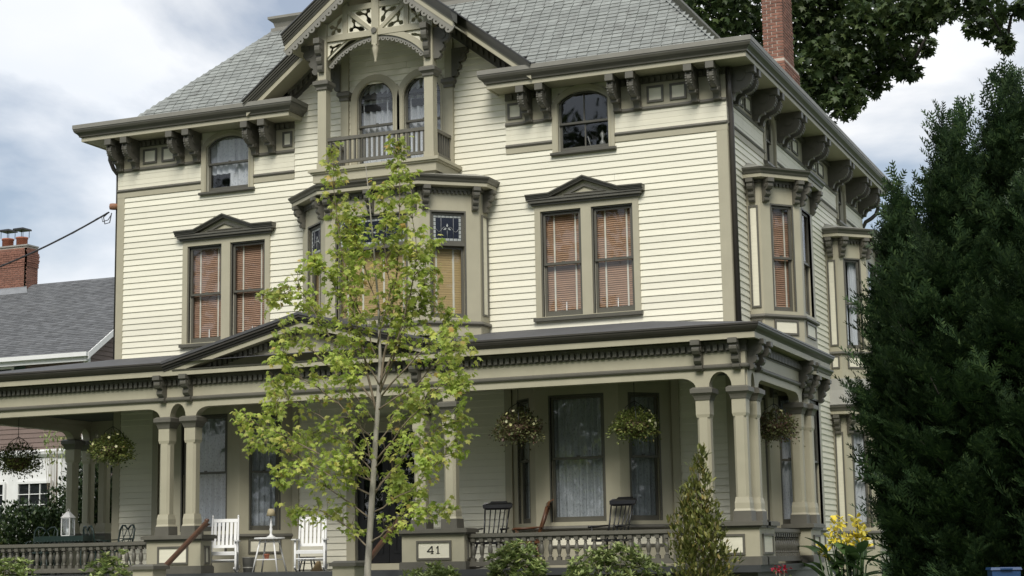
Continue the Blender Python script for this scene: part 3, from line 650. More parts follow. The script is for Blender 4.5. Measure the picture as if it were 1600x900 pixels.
# gable roof planes
for s_ in (-1, 1):
    for (da, db, ya, yb) in ((0, 1.98, -1.57, 2.8), (1.9, 3.38, -.82, 2.0)):
        A = lambda d, y, o: (XC + s_ * d, y, T(d) + o)
        mb = MB(); mb.add([A(da, ya, .012), A(db, ya, .012), A(db, yb if db < 2.5 else .3, .012), A(da, yb, .012), A(da, ya, -.02), A(db, ya, -.02), A(db, yb if db < 2.5 else .3, -.02), A(da, yb, -.02)],
               [(0, 1, 2, 3), (7, 6, 5, 4), (0, 4, 5, 1), (1, 5, 6, 2), (2, 6, 7, 3), (3, 7, 4, 0)]); B('roof', mb, M['porchroof'], H)
# scalloped bargeboard
def scallop(L_, dia, depth, up):                                         # strip along t with half-round lower edge, s down negative
    n = int(round(L_ / dia)); d = L_ / n; pts = [(0, up)]; holes = []
    low = []
    for i in range(n):
        c = (i + .5) * d
        low += [(c - d * .46 * cos(pi * j / 7), -d * .46 * sin(pi * j / 7) - .0) for j in range(8)]
        holes.append([(c + .021 * cos(-2 * pi * j / 7), -d * .12 + .021 * sin(-2 * pi * j / 7)) for j in range(7)])
    return [(0, up)] + [(0, 0)] + low + [(L_, 0), (L_, up)], holes
c_, s__ = cos(math.atan(G)), sin(math.atan(G))
for sg in (-1, 1):
    mb = MB(); L_ = 1.88 / c_; pts, hol = scallop(L_, .165, .08, .13)
    mp_ = lambda p, t, sg=sg: (XC + sg * (1.92 - p[0] * c_ + p[1] * s__), t, T(1.92) - .455 + p[0] * s__ + p[1] * c_)
    mb.plate(pts, hol, mp_, -1.415, -1.385); B('bargeboard', mb, M['lip'], H)
# ---- balcony
YF = -1.0
mb = MB(); mb.box(XC - 1.42, XC + 1.42, -1.16, .0, 9.42, 9.60); mb.box(XC - 1.46, XC + 1.46, -1.20, .0, 9.60, 9.635); mb.box(XC - 1.50, XC + 1.50, -1.235, .0, 9.635, 9.70); B('balcony_floor', mb, M['olive'], H)
mb = MB(); mb.box(XC - 1.36, XC + 1.36, -1.1, -.02, 9.20, 9.42); B('balcony_base', mb, M['olive'], H)
def post_mesh():
    mb = MB(); mb.frus(0, 0, 9.70, 9.84, .115, .115, .115, .115); mb.frus(0, 0, 9.84, 11.46, .10, .10, .10, .10); mb.frus(0, 0, 11.62, 12.86, .10, .10, .10, .10); return mb.mesh('balcony_post', M['olive'])
def cap_mesh():
    mb = MB(); mb.frus(0, 0, 11.43, 11.48, .13, .13, .13, .13); mb.frus(0, 0, 11.48, 11.53, .13, .13, .17, .17); mb.frus(0, 0, 11.53, 11.60, .18, .18, .18, .18); mb.frus(0, 0, 11.60, 11.64, .18, .18, .12, .12); return mb.mesh('capital', M['gray'])
PM, CM = post_mesh(), cap_mesh()
for s_ in (-1, 1):
    p = put('balcony_post', PM, H, (XC + s_ * 1.24, YF, 0)); put('capital', CM, p)
    mb = MB(); mb.wb(-.09, .09, 0, .10, 9.7, 12.5); q = B('pilaster', mb, M['olive'], H, (XC + s_ * 1.24, 0, 0)); o = put('capital', CM, q, (0, -.02, 0)); o.scale = (.85, .85, 1)
    put('bracket', small_bracket_mesh(.24, .70, .06), H, (XC + s_ * 1.24, YF - .10, 12.50), 0)
    put('bracket', small_bracket_mesh(.40, .66, .055), H, (XC + s_ * 1.34, YF, 12.45), pi / 2 * s_)
    put('bracket', small_bracket_mesh(.34, .60, .055), H, (XC + s_ * 1.33, -.09, 12.25), pi / 2 * s_)
mb = MB()
R0 = (1.14 ** 2 + .54 ** 2) / (2 * .54); zc = 12.47 - R0
def R_at(x): return zc + sqrt(max(0, R0 * R0 - x * x))
archl = [(x, R_at(x)) for x in [-1.14 + 2.28 * i / 24 for i in range(25)]]
archu = [(x, min(12.47, zc + sqrt(max(0, (R0 + .13) ** 2 - x * x)))) for x in [-1.14 + 2.28 * i / 24 for i in range(25)]]
ox = lambda P: [(XC + x, z) for x, z in P]
mb.uz(ox([(-1.14, archl[0][1])] + archl[1:-1] + [(1.14, archl[-1][1])] + archu[::-1]), 1.0 - .05, 1.0 + .05)
mb.uz(ox([(-1.14, 12.471), (1.14, 12.471), (1.14, 12.60), (-1.14, 12.60)]), 1.0 - .05, 1.0 + .06)
mb.uz(ox([(-.085, 12.60), (.085, 12.60), (.085, 13.7), (-.085, 13.7)]), .95, 1.06)
for s_ in (-1, 1):
    mb.uz(ox([(s_ * .66, 12.601), (s_ * .77, 12.601), (s_ * .77, T(.77) - .36), (s_ * .66, T(.66) - .36)]), .95, 1.05)
    mb.uz(ox([(s_ * .15, 12.602), (s_ * .03, 12.602), (s_ * .66, 13.14), (s_ * .66, 13.02)]), .955, 1.045)
    mb.uz(ox([(s_ * .085, 13.08), (s_ * .66, 13.08), (s_ * .66, 13.2), (s_ * .085, 13.2)]), .952, 1.042)
B('fretwork_frame', mb, M['olive'], H)
def trefoil(cx, cz, angs, lens, w_=.062):
    out = []
    for a, L_ in zip(angs, lens):
        c, s_ = cos(radians(a)), sin(radians(a)); q = lambda l, v: (cx + c * l - s_ * v, cz + s_ * l + c * v)
        out += [q(.035, -.022), q(L_ * .35, -.028), q(L_ * .52, -w_), q(L_ * .8, -w_ * .8), q(L_, 0), q(L_ * .8, w_ * .8), q(L_ * .52, w_), q(L_ * .35, .028), q(.035, .022)]
    return out
def fret(tri, cx, cz, angs, lens, w_=.06, flip=1):
    t = [(XC + flip * x, z) for x, z in tri]; h = [(XC + flip * (p[0]), p[1]) for p in trefoil(cx, cz, angs, lens, w_)]
    mb = MB(); mb.uz(t, .985, 1.012, [h[::-1]]); B('fretwork_panel', mb, M['cream_flat'], H)
for f in (1, -1):
    fret([(-.66, 12.60), (-.155, 12.60), (-.66, 13.03)], -.51, 12.73, (95, 215, -22), (.25, .15, .27), .055, f)
    fret([(-.085, 12.64), (-.085, 13.08), (-.60, 13.08)], -.23, 12.965, (-65, 55, 165), (.25, .14, .27), .055, f)
    fret([(-1.14, 12.60), (-.77, 12.60), (-.77, 13.07), (-1.14, 12.86)], -.95, 12.76, (60, 160, 235, -40), (.27, .17, .19, .16), .052, f)
    fret([(-1.14, 12.08), (-.64, 12.46), (-1.14, 12.46)], -1.03, 12.34, (15, 150, -105), (.24, .09, .17), .035, f)
# scalloped trim under the arch, pendant
mb = MB(); A0 = math.asin(1.13 / R0); L_ = 2 * A0 * R0; mp_ = lambda p, t: (XC + (R0 + p[1] - .06) * sin(-A0 + p[0] / R0), t, zc + (R0 + p[1] - .06) * cos(-A0 + p[0] / R0))
nS = int(round(L_ / .115)); dS = L_ / nS
for i in range(nS):
    c0 = (i + .5) * dS; cell = [(c0 - dS / 2, .06), (c0 - dS / 2, 0)] + [(c0 - dS * .46 * cos(pi * j / 7), -dS * .46 * sin(pi * j / 7)) for j in range(8)] + [(c0 + dS / 2, 0), (c0 + dS / 2, .06), (c0, .06)]
    mb.plate(cell, [[(c0 + .018 * cos(-2 * pi * j / 7), -dS * .1 + .018 * sin(-2 * pi * j / 7)) for j in range(7)]], mp_, -1.02, -.99)
B('scalloped_trim', mb, M['lip'], H)
mb = MB(); mb.box(XC - .062, XC + .062, -1.10, -.98, 12.26, 12.62); mb.lathe([(.02, 0), (.03, .03), (.022, .06), (.055, .2), (.075, .3), (.06, .36), (.075, .39)], (XC, -1.04, 11.88), 10); B('pendant', mb, M['olive'], H)
mb = MB(); mb.plate(arc(XC, 12.56, .062, 0, 345, 15), [], lambda p, t: (p[0], t, p[1]), -1.13, -1.06); B('boss', mb, M['gray'], H)
# railing
mb = MB(); mb.box(XC - 1.14, XC + 1.14, -1.045, -.955, 10.31, 10.38); mb.box(XC - 1.14, XC + 1.14, -1.03, -.97, 9.82, 9.88)
for s_ in (-1, 1): mb.box(XC + s_ * 1.24 - .045, XC + s_ * 1.24 + .045, -.9, -.06, 10.31, 10.38); mb.box(XC + s_ * 1.24 - .03, XC + s_ * 1.24 + .03, -.9, -.06, 9.82, 9.88)
br = B('balcony_railing', mb, M['gray'], H)
mb = MB(); mb.box(-.02, .02, -.02, .02, 9.88, 10.31); bm_ = mb.mesh('baluster', M['gray'])
for i in range(20): put('baluster', bm_, br, (XC - 1.14 + 2.28 * (i + .5) / 20, YF, 0))
for s_ in (-1, 1):
    for i in range(7): put('baluster', bm_, br, (XC + s_ * 1.24, -.84 + i * .118, 0))
for a, b in bw: window(FR, a, b, 9.74, 11.79, rise=(b - a) / 2, cas=.16, meet=10.83, cover='lace', sill=False)
mb = MB(); mb.uz([(XC - .08, 9.7), (XC + .08, 9.7), (XC + .08, 11.55), (XC, 11.68), (XC - .08, 11.55)], 0, .05); B('mullion', mb, M['olive'], H)
# ---- third-floor windows
window(FR, A1[0], A1[1], A1[2], A1[3], rise=.22, cas=.13, meet=10.36, cover=None, muntin=2)
window(FR, A2[0], A2[1], A2[2], A2[3], rise=.22, cas=.13, meet=10.40, cover='lace', partial='half')
mb = MB(); mb.lathe([(.05, 0), (.07, .08), (.02, .16), (.06, .26), (.01, .34)], (-2.66, .24, 9.86), 8); mb.tube([(-2.98, .24, 10.12), (-2.9, .22, 9.86)], .012, 5); B('sill_ornament', mb, M['steel'], H)
window(SR, 2.98, 3.80, 9.84, 11.0, rise=.30, cas=.12, meet=10.4, cover=None, muntin=2)
window(SR, 10.2, 11.05, 9.84, 11.0, rise=.30, cas=.12, meet=10.4, cover=None, muntin=2)
# ---- double windows with pedimented hoods
for D, cv in ((D1, 'blind2'), (D2, 'blind')):
    for a, b in D: window(FR, a, b, dz0, dz1, cas=0, cover=cv, candle=True, sill=False, sashmat='dark', bottom=.12)
    a, b = D[0][0], D[1][1]; c = (a + b) / 2; o0, o1 = a - .155, b + .155
    mb = MB(); mb.uz([(o0, dz0 - .02), (o1, dz0 - .02), (o1, 8.72), (o0, 8.72)], 0, .05, [[(p - .03, dz0), (p - .03, dz1 + .03), (q + .03, dz1 + .03), (q + .03, dz0)] for p, q in D]); su = B('window_surround', mb, M['olive'], H)
    mb = MB(); mb.wb(o0 - .04, o1 + .04, 0, .11, dz0 - .09, dz0 - .022); B('sill', mb, M['dark'], su)
    mb = MB(); mb.wb(o0 - .05, o1 + .05, .0, .10, 8.70, 8.745); mb.wb(o0 - .09, o1 + .09, 0, .15, 8.745, 8.80)
    hw = (o1 - o0) / 2 + .14
    outl = lambda dz, hw=hw: [(c - hw, 8.84 + dz), (c - .74, 8.845 + dz), (c, 9.135 + dz), (c + .74, 8.845 + dz), (c + hw, 8.84 + dz)]
    low = outl(0); 
    for dz, n1 in ((.0, .19), (.028, .21), (.055, .235)):
        up_ = outl(dz + .028); lo_ = outl(dz)
        for i in range(4): mb.uz([lo_[i], lo_[i + 1], up_[i + 1], up_[i]], 0, n1)
    mb.wb(c - hw, c + hw, 0, .17, 8.80, 8.839)
    # sunken triangle
    mb.uz([(c - .46, 8.87), (c + .46, 8.87), (c, 9.05)], .0, .12, [[(c - .30, 8.89), (c, 9.005), (c + .30, 8.89)]])
    B('window_hood', mb, M['dark'], su)
    mb = MB(); mb.uz([(c - .72, 8.84), (c + .72, 8.84), (c, 9.13)], 0, .085); B('tympanum', mb, M['olive'], su)

# ============================================================ BAYS
def face(p, q): return ((p[0], p[1], 0), atan2(q[1] - p[1], q[0] - p[0])), sqrt((q[0] - p[0]) ** 2 + (q[1] - p[1]) ** 2)
def bay(pts, zb, zt, wins, zs, zw, cover, transom=None, sillz=None, cornice=None, roofrise=.2, panels=True, brk=True, ret_panel=True, mat='olive', partial=None, meet=None):
    for i in range(len(pts) - 1):
        fr, L_ = face(pts[i], pts[i + 1]); wi = wins.get(i); ops = [(wi[0], wi[1], zs, zw)] if wi else []
        wallgrid('bay_wall', M[mat], fr, 0, L_, zb, zt, ops, t=.12)
        if wi:
            pt = partial if partial else None
            window(fr, wi[0], wi[1], zs, zw, cas=0, cover=wi[2] if len(wi) > 2 else cover, transom=transom, sill=False, partial=pt, meet=meet, n=-.01)
            if panels and zs - zb > .45:
                panel(fr, wi[0] - .04, wi[1] + .04, zs - min(.48, zs - zb - .05), zs - .17, 0, fw=.04)
        elif L_ > .2 and ret_panel:
            panel(fr, L_ * .18, L_ * .84, zs + .06, zw - .02, 0, fw=.035)
            if panels and zs - zb > .45: panel(fr, L_ * .18, L_ * .84, zs - min(.48, zs - zb - .05), zs - .17, 0, fw=.035)
    mb = MB(); mb.sweep(pts, [(0, zs - .145), (.05, zs - .145), (.065, zs - .12), (.05, zs - .075), (0, zs - .07)]); B('sill_moulding', mb, M['gray'], H)
    if cornice:
        zc_ = cornice
        mb = MB(); mb.sweep(pts, [(-.02, zc_), (.29, zc_ - .03), (.285, zc_ - .06), (.25, zc_ - .10), (.235, zc_ - .14), (-.02, zc_ - .14)]); B('cornice', mb, M['dark'], H)
        mb = MB(); mb.sweep(pts, [(-.02, zc_ - .143), (.215, zc_ - .143), (.215, zc_ - .22), (-.02, zc_ - .235)]); B('fascia', mb, M['olive'], H)
        dn = MB(); dn.sweep(pts, [(-.02, zc_ - .24), (.05, zc_ - .24), (.05, zc_ - .30), (-.02, zc_ - .30)])
        for i in range(len(pts) - 1):
            fr, L_ = face(pts[i], pts[i + 1])
            if L_ < .35: continue
            mtx = Matrix.Translation(fr[0]) @ Matrix.Rotation(fr[1], 4, 'Z'); t = MB(); dentils(t, .16, L_ - .16, zc_ - .36, zc_ - .30, 0, .05, .09, .05)
            dn.add([mtx @ Vector(v) for v in t.v], t.f)
        tag(B('dentil', dn, M['gray'], H), kind='stuff')
        if brk:
            for i in range(len(pts) - 1):
                fr, L_ = face(pts[i], pts[i + 1]); ang = fr[1]; d = Vector((cos(ang), sin(ang)))
                for u in ([.11, L_ - .11] if L_ > .45 else ([L_ / 2] if L_ > .2 else [])) + ([L_ / 2] if L_ > 2 else []):
                    put('bracket', BAYBR, H, (pts[i][0] + d.x * u, pts[i][1] + d.y * u, zc_ - .235), ang)
        # low metal roof
        mb = MB(); k = len(pts); rim = MB(); rim.sweep(pts, [(.27, 0)] * 1 + [(.0, 0)]); vs = [Vector(v) for v in rim.v]
        outer = [(v.x, v.y, zc_ - .02) for v in vs[0::2]]; inn = []
        W0, W1 = Vector(pts[0]), Vector(pts[-1]); ax = (W1 - W0).normalized(); nrm = Vector((ax.y, -ax.x))
        for o in outer:
            t = max(.25, min((W1 - W0).length - .25, (Vector(o[:2]) - W0).dot(ax))); b = W0 + ax * t; inn.append((b.x, b.y, zc_ + roofrise))
        mb.add(outer + inn, [(i, i + 1, i + 1 + k, i + k) for i in range(k - 1)]); B('bay_roof', mb, M['bayroof'], H, fix=False)
oriel = [(-9.24, 0), (-9.24, -.45), (-8.26, -1.25), (-6.10, -1.25), (-5.12, -.45), (-5.12, 0)]
bay(oriel, 6.05, 9.10, {1: (.32, 1.0), 2: (.27, 1.86), 3: (.25, .94)}, 6.42, 8.58, 'shade', transom=7.95, cornice=9.32, meet=7.85)
bay1 = [(0, 1.27), (.30, 1.27), (.93, 2.0), (.93, 3.15), (.30, 3.88), (0, 3.88)]
bay2 = [(0, 8.55), (.30, 8.55), (.88, 9.12), (.88, 10.55), (.30, 11.12), (0, 11.12)]
bay(bay1, 5.70, 9.10, {1: (.27, .77), 2: (.2, .95), 3: (.2, .7)}, 6.42, 8.58, 'blind', cornice=9.32)
bay(bay2, 5.55, 9.10, {1: (.2, .62), 2: (.25, 1.2), 3: (.2, .6)}, 6.42, 8.58, 'sheer', cornice=9.32, partial='gap')
bay(bay1, .5, 5.15, {1: (.27, .77), 2: (.2, .95), 3: (.2, .7)}, 2.18, 4.68, 'lace', cornice=5.36, roofrise=.3)
bay(bay2, .5, 4.85, {1: (.2, .62), 2: (.25, 1.2), 3: (.2, .6)}, 2.18, 4.45, 'lace', cornice=5.06)
# flared skirt roof between the two storeys of the rear bay
mb = MB(); mb.sweep(bay2, [(.0, 5.70), (.02, 5.70), (.09, 5.42), (.27, 5.06), (0, 5.05)]); B('skirt_roof', mb, M['bayroof'], H)
# ---- bays on the porch and the front door
for c in PB:
    pts = [(c - 1.70, 0), (c - .87, -.85), (c + .87, -.85), (c + 1.70, 0)]
    bay(pts, 1.42, 5.02, {0: (.30, .88), 1: (.33, 1.41), 2: (.24, .86)}, 2.28, 4.70, 'laced', ret_panel=False, mat='olive')
    for s_ in (-1, 1):
        mb = MB(); mb.box(c + s_ * 1.76 - .075, c + s_ * 1.76 + .075, -.07, .01, 1.42, 5.0); B('pilaster', mb, M['olive'], H)
mb = MB(); mb.uz([(-8.42, 1.43), (-6.55, 1.43), (-6.55, 4.45), (-8.42, 4.45)], 0, .05, [[(-8.22, 1.55), (-8.22, 4.27), (-6.75, 4.27), (-6.75, 1.55)]]); mb.wb(-8.5, -6.47, 0, .12, 4.45, 4.56); mb.wb(-8.48, -6.49, -.1, .14, 1.421, 1.55); B('door_frame', mb, M['olive'], H)
for s_ in (-1, 1):
    c = -7.485 + s_ * .365; mb = MB(); mb.uz([(c - .36, 1.56), (c + .36, 1.56), (c + .36, 4.25), (c - .36, 4.25)], -.12, -.07, [[(c - .22, 2.45), (c - .22, 4.05), (c + .22, 4.05), (c + .22, 2.45)]])
    mb.uz([(c - .24, 1.75), (c + .24, 1.75), (c + .24, 2.3), (c - .24, 2.3)], -.07, -.05, [[(c - .19, 1.8), (c - .19, 2.25), (c + .19, 2.25), (c + .19, 1.8)]])
    d = B('door', mb, M['black'], H); mb = MB(); mb.wb(c - .23, c + .23, -.1, -.095, 2.44, 4.06); B('pane', mb, M['glass'], d)
    mb = MB(); mb.lathe([(.012, 0), (.035, .02), (.035, .05), (.01, .07)], (c - s_ * .3, .0, 2.4), 8); B('handle', mb, M['steel'], d)

# ============================================================ THE PORCH
PY, SX, WX = -2.44, .78, -16.6
fcols = [WX, -15.98, -11.245, -10.63, -5.53, -4.90, .075, .735]
def shaft_mesh():
    mb = MB(); mb.frus(0, 0, 2.17, 2.36, .165, .165, .16, .16); m1 = mb.mesh('column_base', M['gray'])
    mb = MB()
    mb.frus(0, 0, 2.36, 2.40, .15, .15, .135, .135); mb.frus(0, 0, 2.40, 2.50, .135, .135, .135, .135); mb.frus(0, 0, 2.50, 2.60, .135, .135, .12, .12)
    r, c = .118, .072                                                     # chamfered middle
    oc = [(r, -c), (r, c), (c, r), (-c, r), (-r, c), (-r, -c), (-c, -r), (c, -r)]; mb.xy(oc, 2.60, 4.02)
    mb.frus(0, 0, 4.02, 4.08, .115, .115, .128, .128); mb.frus(0, 0, 4.08, 4.36, .128, .128, .128, .128); m2 = mb.mesh('column', M['olive'])
    mb = MB(); mb.frus(0, 0, 4.33, 4.37, .14, .14, .15, .15); mb.frus(0, 0, 4.37, 4.41, .15, .15, .165, .165); mb.frus(0, 0, 4.41, 4.455, .165, .165, .2, .2); mb.frus(0, 0, 4.455, 4.53, .205, .205, .205, .205); mb.frus(0, 0, 4.53, 4.56, .205, .205, .16, .16); m3 = mb.mesh('capital', M['gray'])
    return m1, m2, m3
cb_, cs_, cc_ = shaft_mesh()
def column(x, y):
    c = put('column', cs_, H, (x, y, 0)); put('column_base', cb_, c); put('capital', cc_, c)
for x in fcols: column(x, PY)
for x, y in ((SX, -1.84), (SX, 1.58), (.88, 2.02), (WX, -1.84), (WX, 1.62), (-16.15, 2.25), (WX, 2.25)): column(x, y)
def beam(fr, us, hw=.12, zt=4.9, z0=4.74, zcap=4.545):
    pts = [(us[0] - hw, zt), (us[0] - hw, zcap)]
    for i, u in enumerate(us):
        pts += [(u - hw, zcap), (u + hw, zcap)] if i else [(u + hw, zcap)]
        if i < len(us) - 1:
            a, b = u + hw, us[i + 1] - hw; g = b - a
            if g < .7:
                r = g / 2; hh = .28; pts += [((a + b) / 2 - r * cos(pi * t / 10), zcap + hh * sin(pi * t / 10)) for t in range(1, 10)]
            else:
                r = .30; hh = z0 - zcap; pts += [(a + r - r * cos(pi / 2 * t / 6), zcap + hh * sin(pi / 2 * t / 6)) for t in range(1, 7)] + [(b - r + r * sin(pi / 2 * t / 6), zcap + hh * cos(pi / 2 * t / 6)) for t in range(0, 6)]
    pts += [(us[-1] + hw, zt)]
    out = []
    for p in pts:
        if not out or abs(out[-1][0] - p[0]) + abs(out[-1][1] - p[1]) > 1e-5: out.append(p)
    mb = MB(); mb.uz(out, -.10, .10); return B('porch_beam', mb, M['olive'], H, *fr)
beam(((0, PY, 0), 0), fcols)
beam(((SX, 0, 0), pi / 2), [-2.338 - .0, -1.84, 1.58, 2.02])
beam(((WX, 0, 0), -pi / 2), [-2.25, -1.62, 1.84, 2.338])
beam(((0, 2.25, 0), pi), [14.35, 16.15, 16.5])
ppath = [(-14.29, 2.25), (WX, 2.25), (WX, PY), (SX, PY), (SX, 3.35)]
mb = MB(); mb.sweep(ppath, [(-.10, 4.902), (.10, 4.902), (.10, 5.36), (-.10, 5.36)]); B('porch_frieze', mb, M['olive'], H)
mb = MB(); mb.sweep(ppath, [(.10, 4.875), (.135, 4.875), (.15, 4.90), (.15, 4.93), (.125, 4.955), (.10, 4.96)]); B('porch_moulding', mb, M['gray'], H)
dn = MB(); dn.sweep(ppath, [(.10, 5.30), (.13, 5.30), (.13, 5.37), (.10, 5.37)]); dn.sweep(ppath, [(.10, 5.17), (.118, 5.17), (.118, 5.30), (.10, 5.30)])
for fr, a, b in ((((0, PY, 0), 0), WX, SX), (((SX, 0, 0), pi / 2), PY + .2, 3.3), (((WX, 0, 0), -pi / 2), -2.2, 2.4)):
    mtx = Matrix.Translation(fr[0]) @ Matrix.Rotation(fr[1], 4, 'Z'); t = MB(); dentils(t, a, b, 5.195, 5.30, .118, .175, .118, .072); dn.add([mtx @ Vector(v) for v in t.v], t.f)
tag(B('dentil', dn, M['gray'], H), kind='stuff')
PX0, PX1 = -11.12, -4.80; PCX = (PX0 + PX1) / 2
Lp = [(-14.29, 2.25), (WX, 2.25), (WX, PY), (PX0, PY)]; Rp = [(PX1, PY), (SX, PY), (SX, 3.35)]
for p in (Lp, Rp):
    mb = MB(); mb.sweep(p, [(.0, 5.475), (.35, 5.475), (.365, 5.50), (.41, 5.53), (.435, 5.57), (.44, 5.60), (.455, 5.605), (.455, 5.635), (.0, 5.66)]); B('porch_gutter', mb, M['brown'], H)
    mb = MB(); mb.sweep(p, [(.0, 5.472), (.345, 5.472), (.345, 5.37), (.31, 5.37), (.31, 5.385), (.0, 5.385)]); B('fascia', mb, M['olive'], H)
mb = MB(); mb.sweep([(PX0, PY), (PX1, PY)], [(.0, 5.46), (.345, 5.46), (.345, 5.37), (.31, 5.37), (.31, 5.385), (.0, 5.385)]); B('fascia', mb, M['olive'], H)
mb = MB(); mb.sweep([(PX0 + .2, PY), (PX1 - .2, PY)], [(.10, 5.462), (.36, 5.462), (.37, 5.49), (.10, 5.50)]); B('pediment_moulding', mb, M['dark'], H)
# pediment over the steps
ph, phw = .80, 3.16; zp = 5.60
def prake(d0, d1, n0, n1, name, mat, inset=0.0):
    s_ = ph / phw
    for sg in (-1, 1):
        mb = MB(); mb.uz([(PCX, zp + ph - d0), (PCX + sg * (phw + .0 - inset), zp - d0 + s_ * inset), (PCX + sg * (phw - inset), zp - d1 + s_ * inset), (PCX, zp + ph - d1)], n0 - PY, n1 - PY); B(name, mb, M[mat], H)
for d0, d1, n1 in ((-.05, .0, .455), (0, .05, .44), (.05, .095, .40), (.095, .14, .365)): prake(d0, d1, .0, n1, 'porch_gutter', 'brown')
prake(.142, .235, .0, .34, 'fascia', 'olive', .02)
prake(.237, .30, .08, .12, 'dentil', 'gray', .6)
mb = MB(); s_ = ph / phw; d = .3
while d < 2.3:
    for sg in (-1, 1): x = PCX + sg * d; mb.wb(x - .036, x + .036, .12 - PY, .17 - PY, zp + ph - s_ * d - .37, zp + ph - s_ * d - .245)
    d += .118
tag(B('dentil', mb, M['gray'], H), kind='stuff')
mb = MB(); mb.uz([(PCX - 2.9, 5.47), (PCX + 2.9, 5.47), (PCX, 6.2)], .02 - PY, .085 - PY); B('tympanum', mb, M['olive'], H)
mb = MB()
for sg in (-1, 1):
    mb.add([(PCX, PY - .46, zp + ph + .055), (PCX + sg * phw, PY - .46, zp + .055), (PCX + sg * phw, PY + .1, zp + .05), (PCX, -.0, zp + ph + .05), (PCX, PY - .46, zp + ph - .0), (PCX + sg * phw, PY - .46, zp - .0)], [(0, 1, 2, 3), (0, 4, 5, 1)])
B('porch_roof', mb, M['porchroof'], H, fix=False)
# roof deck
sl = .19; e0 = PY - .42; z0 = 5.635; hx = -1.75
zf = lambda y: z0 + sl * (y - e0)
mb = MB(); xr = SX + .42; xl = WX - .42
mb.add([(xl, e0, z0), (xr, e0, z0), (xr - (0 - e0), 0, zf(0)), (xl + (0 - e0), 0, zf(0)), (xr, 3.3, z0), (0, 3.3, z0 + sl * xr), (0, 0, z0 + sl * xr), (xl, 2.67, z0), (XL, 0, zf(0)), (XL, 2.67, zf(0))],
       [(0, 1, 2, 3), (1, 4, 5, 6, 2), (0, 3, 8, 9, 7)])
B('porch_roof', mb, M['porchroof'], H, fix=False)
for q in ((WX, SX, PY + .05, -.02), (.01, SX, -.019, 1.9), (WX, XL - .01, -.019, 2.2)): mb = MB(); mb.box(*q, 5.02, 5.06); B('porch_ceiling', mb, M['ceil'], H)
for x in (-11.35, -10.73, -5.62, -4.99, -.035, .65): put('bracket', SMALL, H, (x + .08, PY - .10, 5.385), 0)
for y in (-2.34, -1.84, 1.58, 2.02): put('bracket', SMALL, H, (SX + .10, y, 5.385), pi / 2)
for x in (-16.5, -15.98): put('bracket', SMALL, H, (x, PY - .10, 5.385), 0)
# floor, steps, skirt
for q in ((WX - .2, SX + .28, PY - .30, -.002), (.002, SX + .28, -.002, 2.0), (WX - .2, XL - .002, -.002, 2.45)): mb = MB(); mb.box(*q, 1.30, 1.42); B('porch_floor', mb, M['floor'], H)
for q in ((WX - .12, -10.32, PY - .2, PY - .14), (-5.75, SX + .139, PY - .2, PY - .14), (SX + .14, SX + .2, PY - .2, 2.0)): mb = MB(); mb.box(*q, .3, 1.299); B('porch_skirt', mb, M['dark'], H)
for i in range(6): mb = MB(); mb.box(-10.25, -5.8, PY - .30 - .29 * (i + 1), PY - .30 - .29 * i - .001, .3, 1.42 - .17 * (i + 1)); B('step', mb, M['floor'], H)
# pedestals
def pedestal(x0, x1, y0, y1, panels):
    mb = MB(); mb.box(x0, x1, y0, y1, 1.42, 2.10); p = B('pedestal', mb, M['olive'], H)
    mb = MB(); mb.box(x0 - .04, x1 + .04, y0 - .04, y1 + .04, 1.421, 1.55); mb.box(x0 - .025, x1 + .025, y0 - .025, y1 + .025, 1.55, 1.57); B('plinth', mb, M['gray'], p)
    mb = MB(); mb.box(x0 - .04, x1 + .04, y0 - .04, y1 + .04, 2.06, 2.10); mb.box(x0 - .085, x1 + .085, y0 - .085, y1 + .085, 2.10, 2.165); mb.box(x0 - .06, x1 + .06, y0 - .06, y1 + .06, 2.165, 2.18); B('pedestal_cap', mb, M['gray'], p)
    for fr, a, b in panels: panel(fr, a, b, 1.60, 1.96, 0, fw=.04, parent=p)
    return p
yf = PY - .20
pedestal(-11.57, -10.30, yf, PY + .2, [(((0, yf, 0), 0), -11.30, -10.58), (((-10.30, 0, 0), pi / 2), yf + .12, PY + .1)])
p41 = pedestal(-5.86, -4.57, yf, PY + .2, [(((0, yf, 0), 0), -5.55, -4.83), (((-4.57, 0, 0), pi / 2), yf + .1, PY + .1)])
pedestal(-.27, 1.04, yf, PY + .2, [(((0, yf, 0), 0), -.02, .78)])
pedestal(.56, 1.04, PY + .205, -1.58, [(((1.04, 0, 0), pi / 2), PY - .02, -1.74)])
pedestal(.56, 1.04, 1.30, 2.16, [(((1.04, 0, 0), pi / 2), 1.5, 1.98)])
pedestal(WX - .25, -15.7, yf, PY + .2, []); pedestal(WX - .25, WX + .25, 1.3, 2.5, [])
# the numerals 41
mb = MB(); yn = .012 - yf; h0, h1 = 1.72, 1.86; cx = -5.19
def stroke(a, b, wd):
    d = Vector((b[0] - a[0], b[1] - a[1])).normalized(); q = Vector((-d.y, d.x)) * wd / 2
    mb.uz([(a[0] - q.x, a[1] - q.y), (b[0] - q.x, b[1] - q.y), (b[0] + q.x, b[1] + q.y), (a[0] + q.x, a[1] + q.y)], yn - .01, yn + .006)
hh = h1 - h0
stroke((cx - .035, h0), (cx - .035, h1), .021); stroke((cx - .135, h0 + hh * .28), (cx - .04, h1 - .004), .017); stroke((cx - .142, h0 + hh * .28), (cx - .005, h0 + hh * .28), .017); stroke((cx - .06, h0 + .005), (cx - .01, h0 + .005), .010)
stroke((cx + .085, h0), (cx + .085, h1), .021); stroke((cx + .052, h1 - .04), (cx + .088, h1 - .006), .014); stroke((cx + .052, h0 + .005), (cx + .118, h0 + .005), .010)
B('house_number', mb, M['number'], p41)
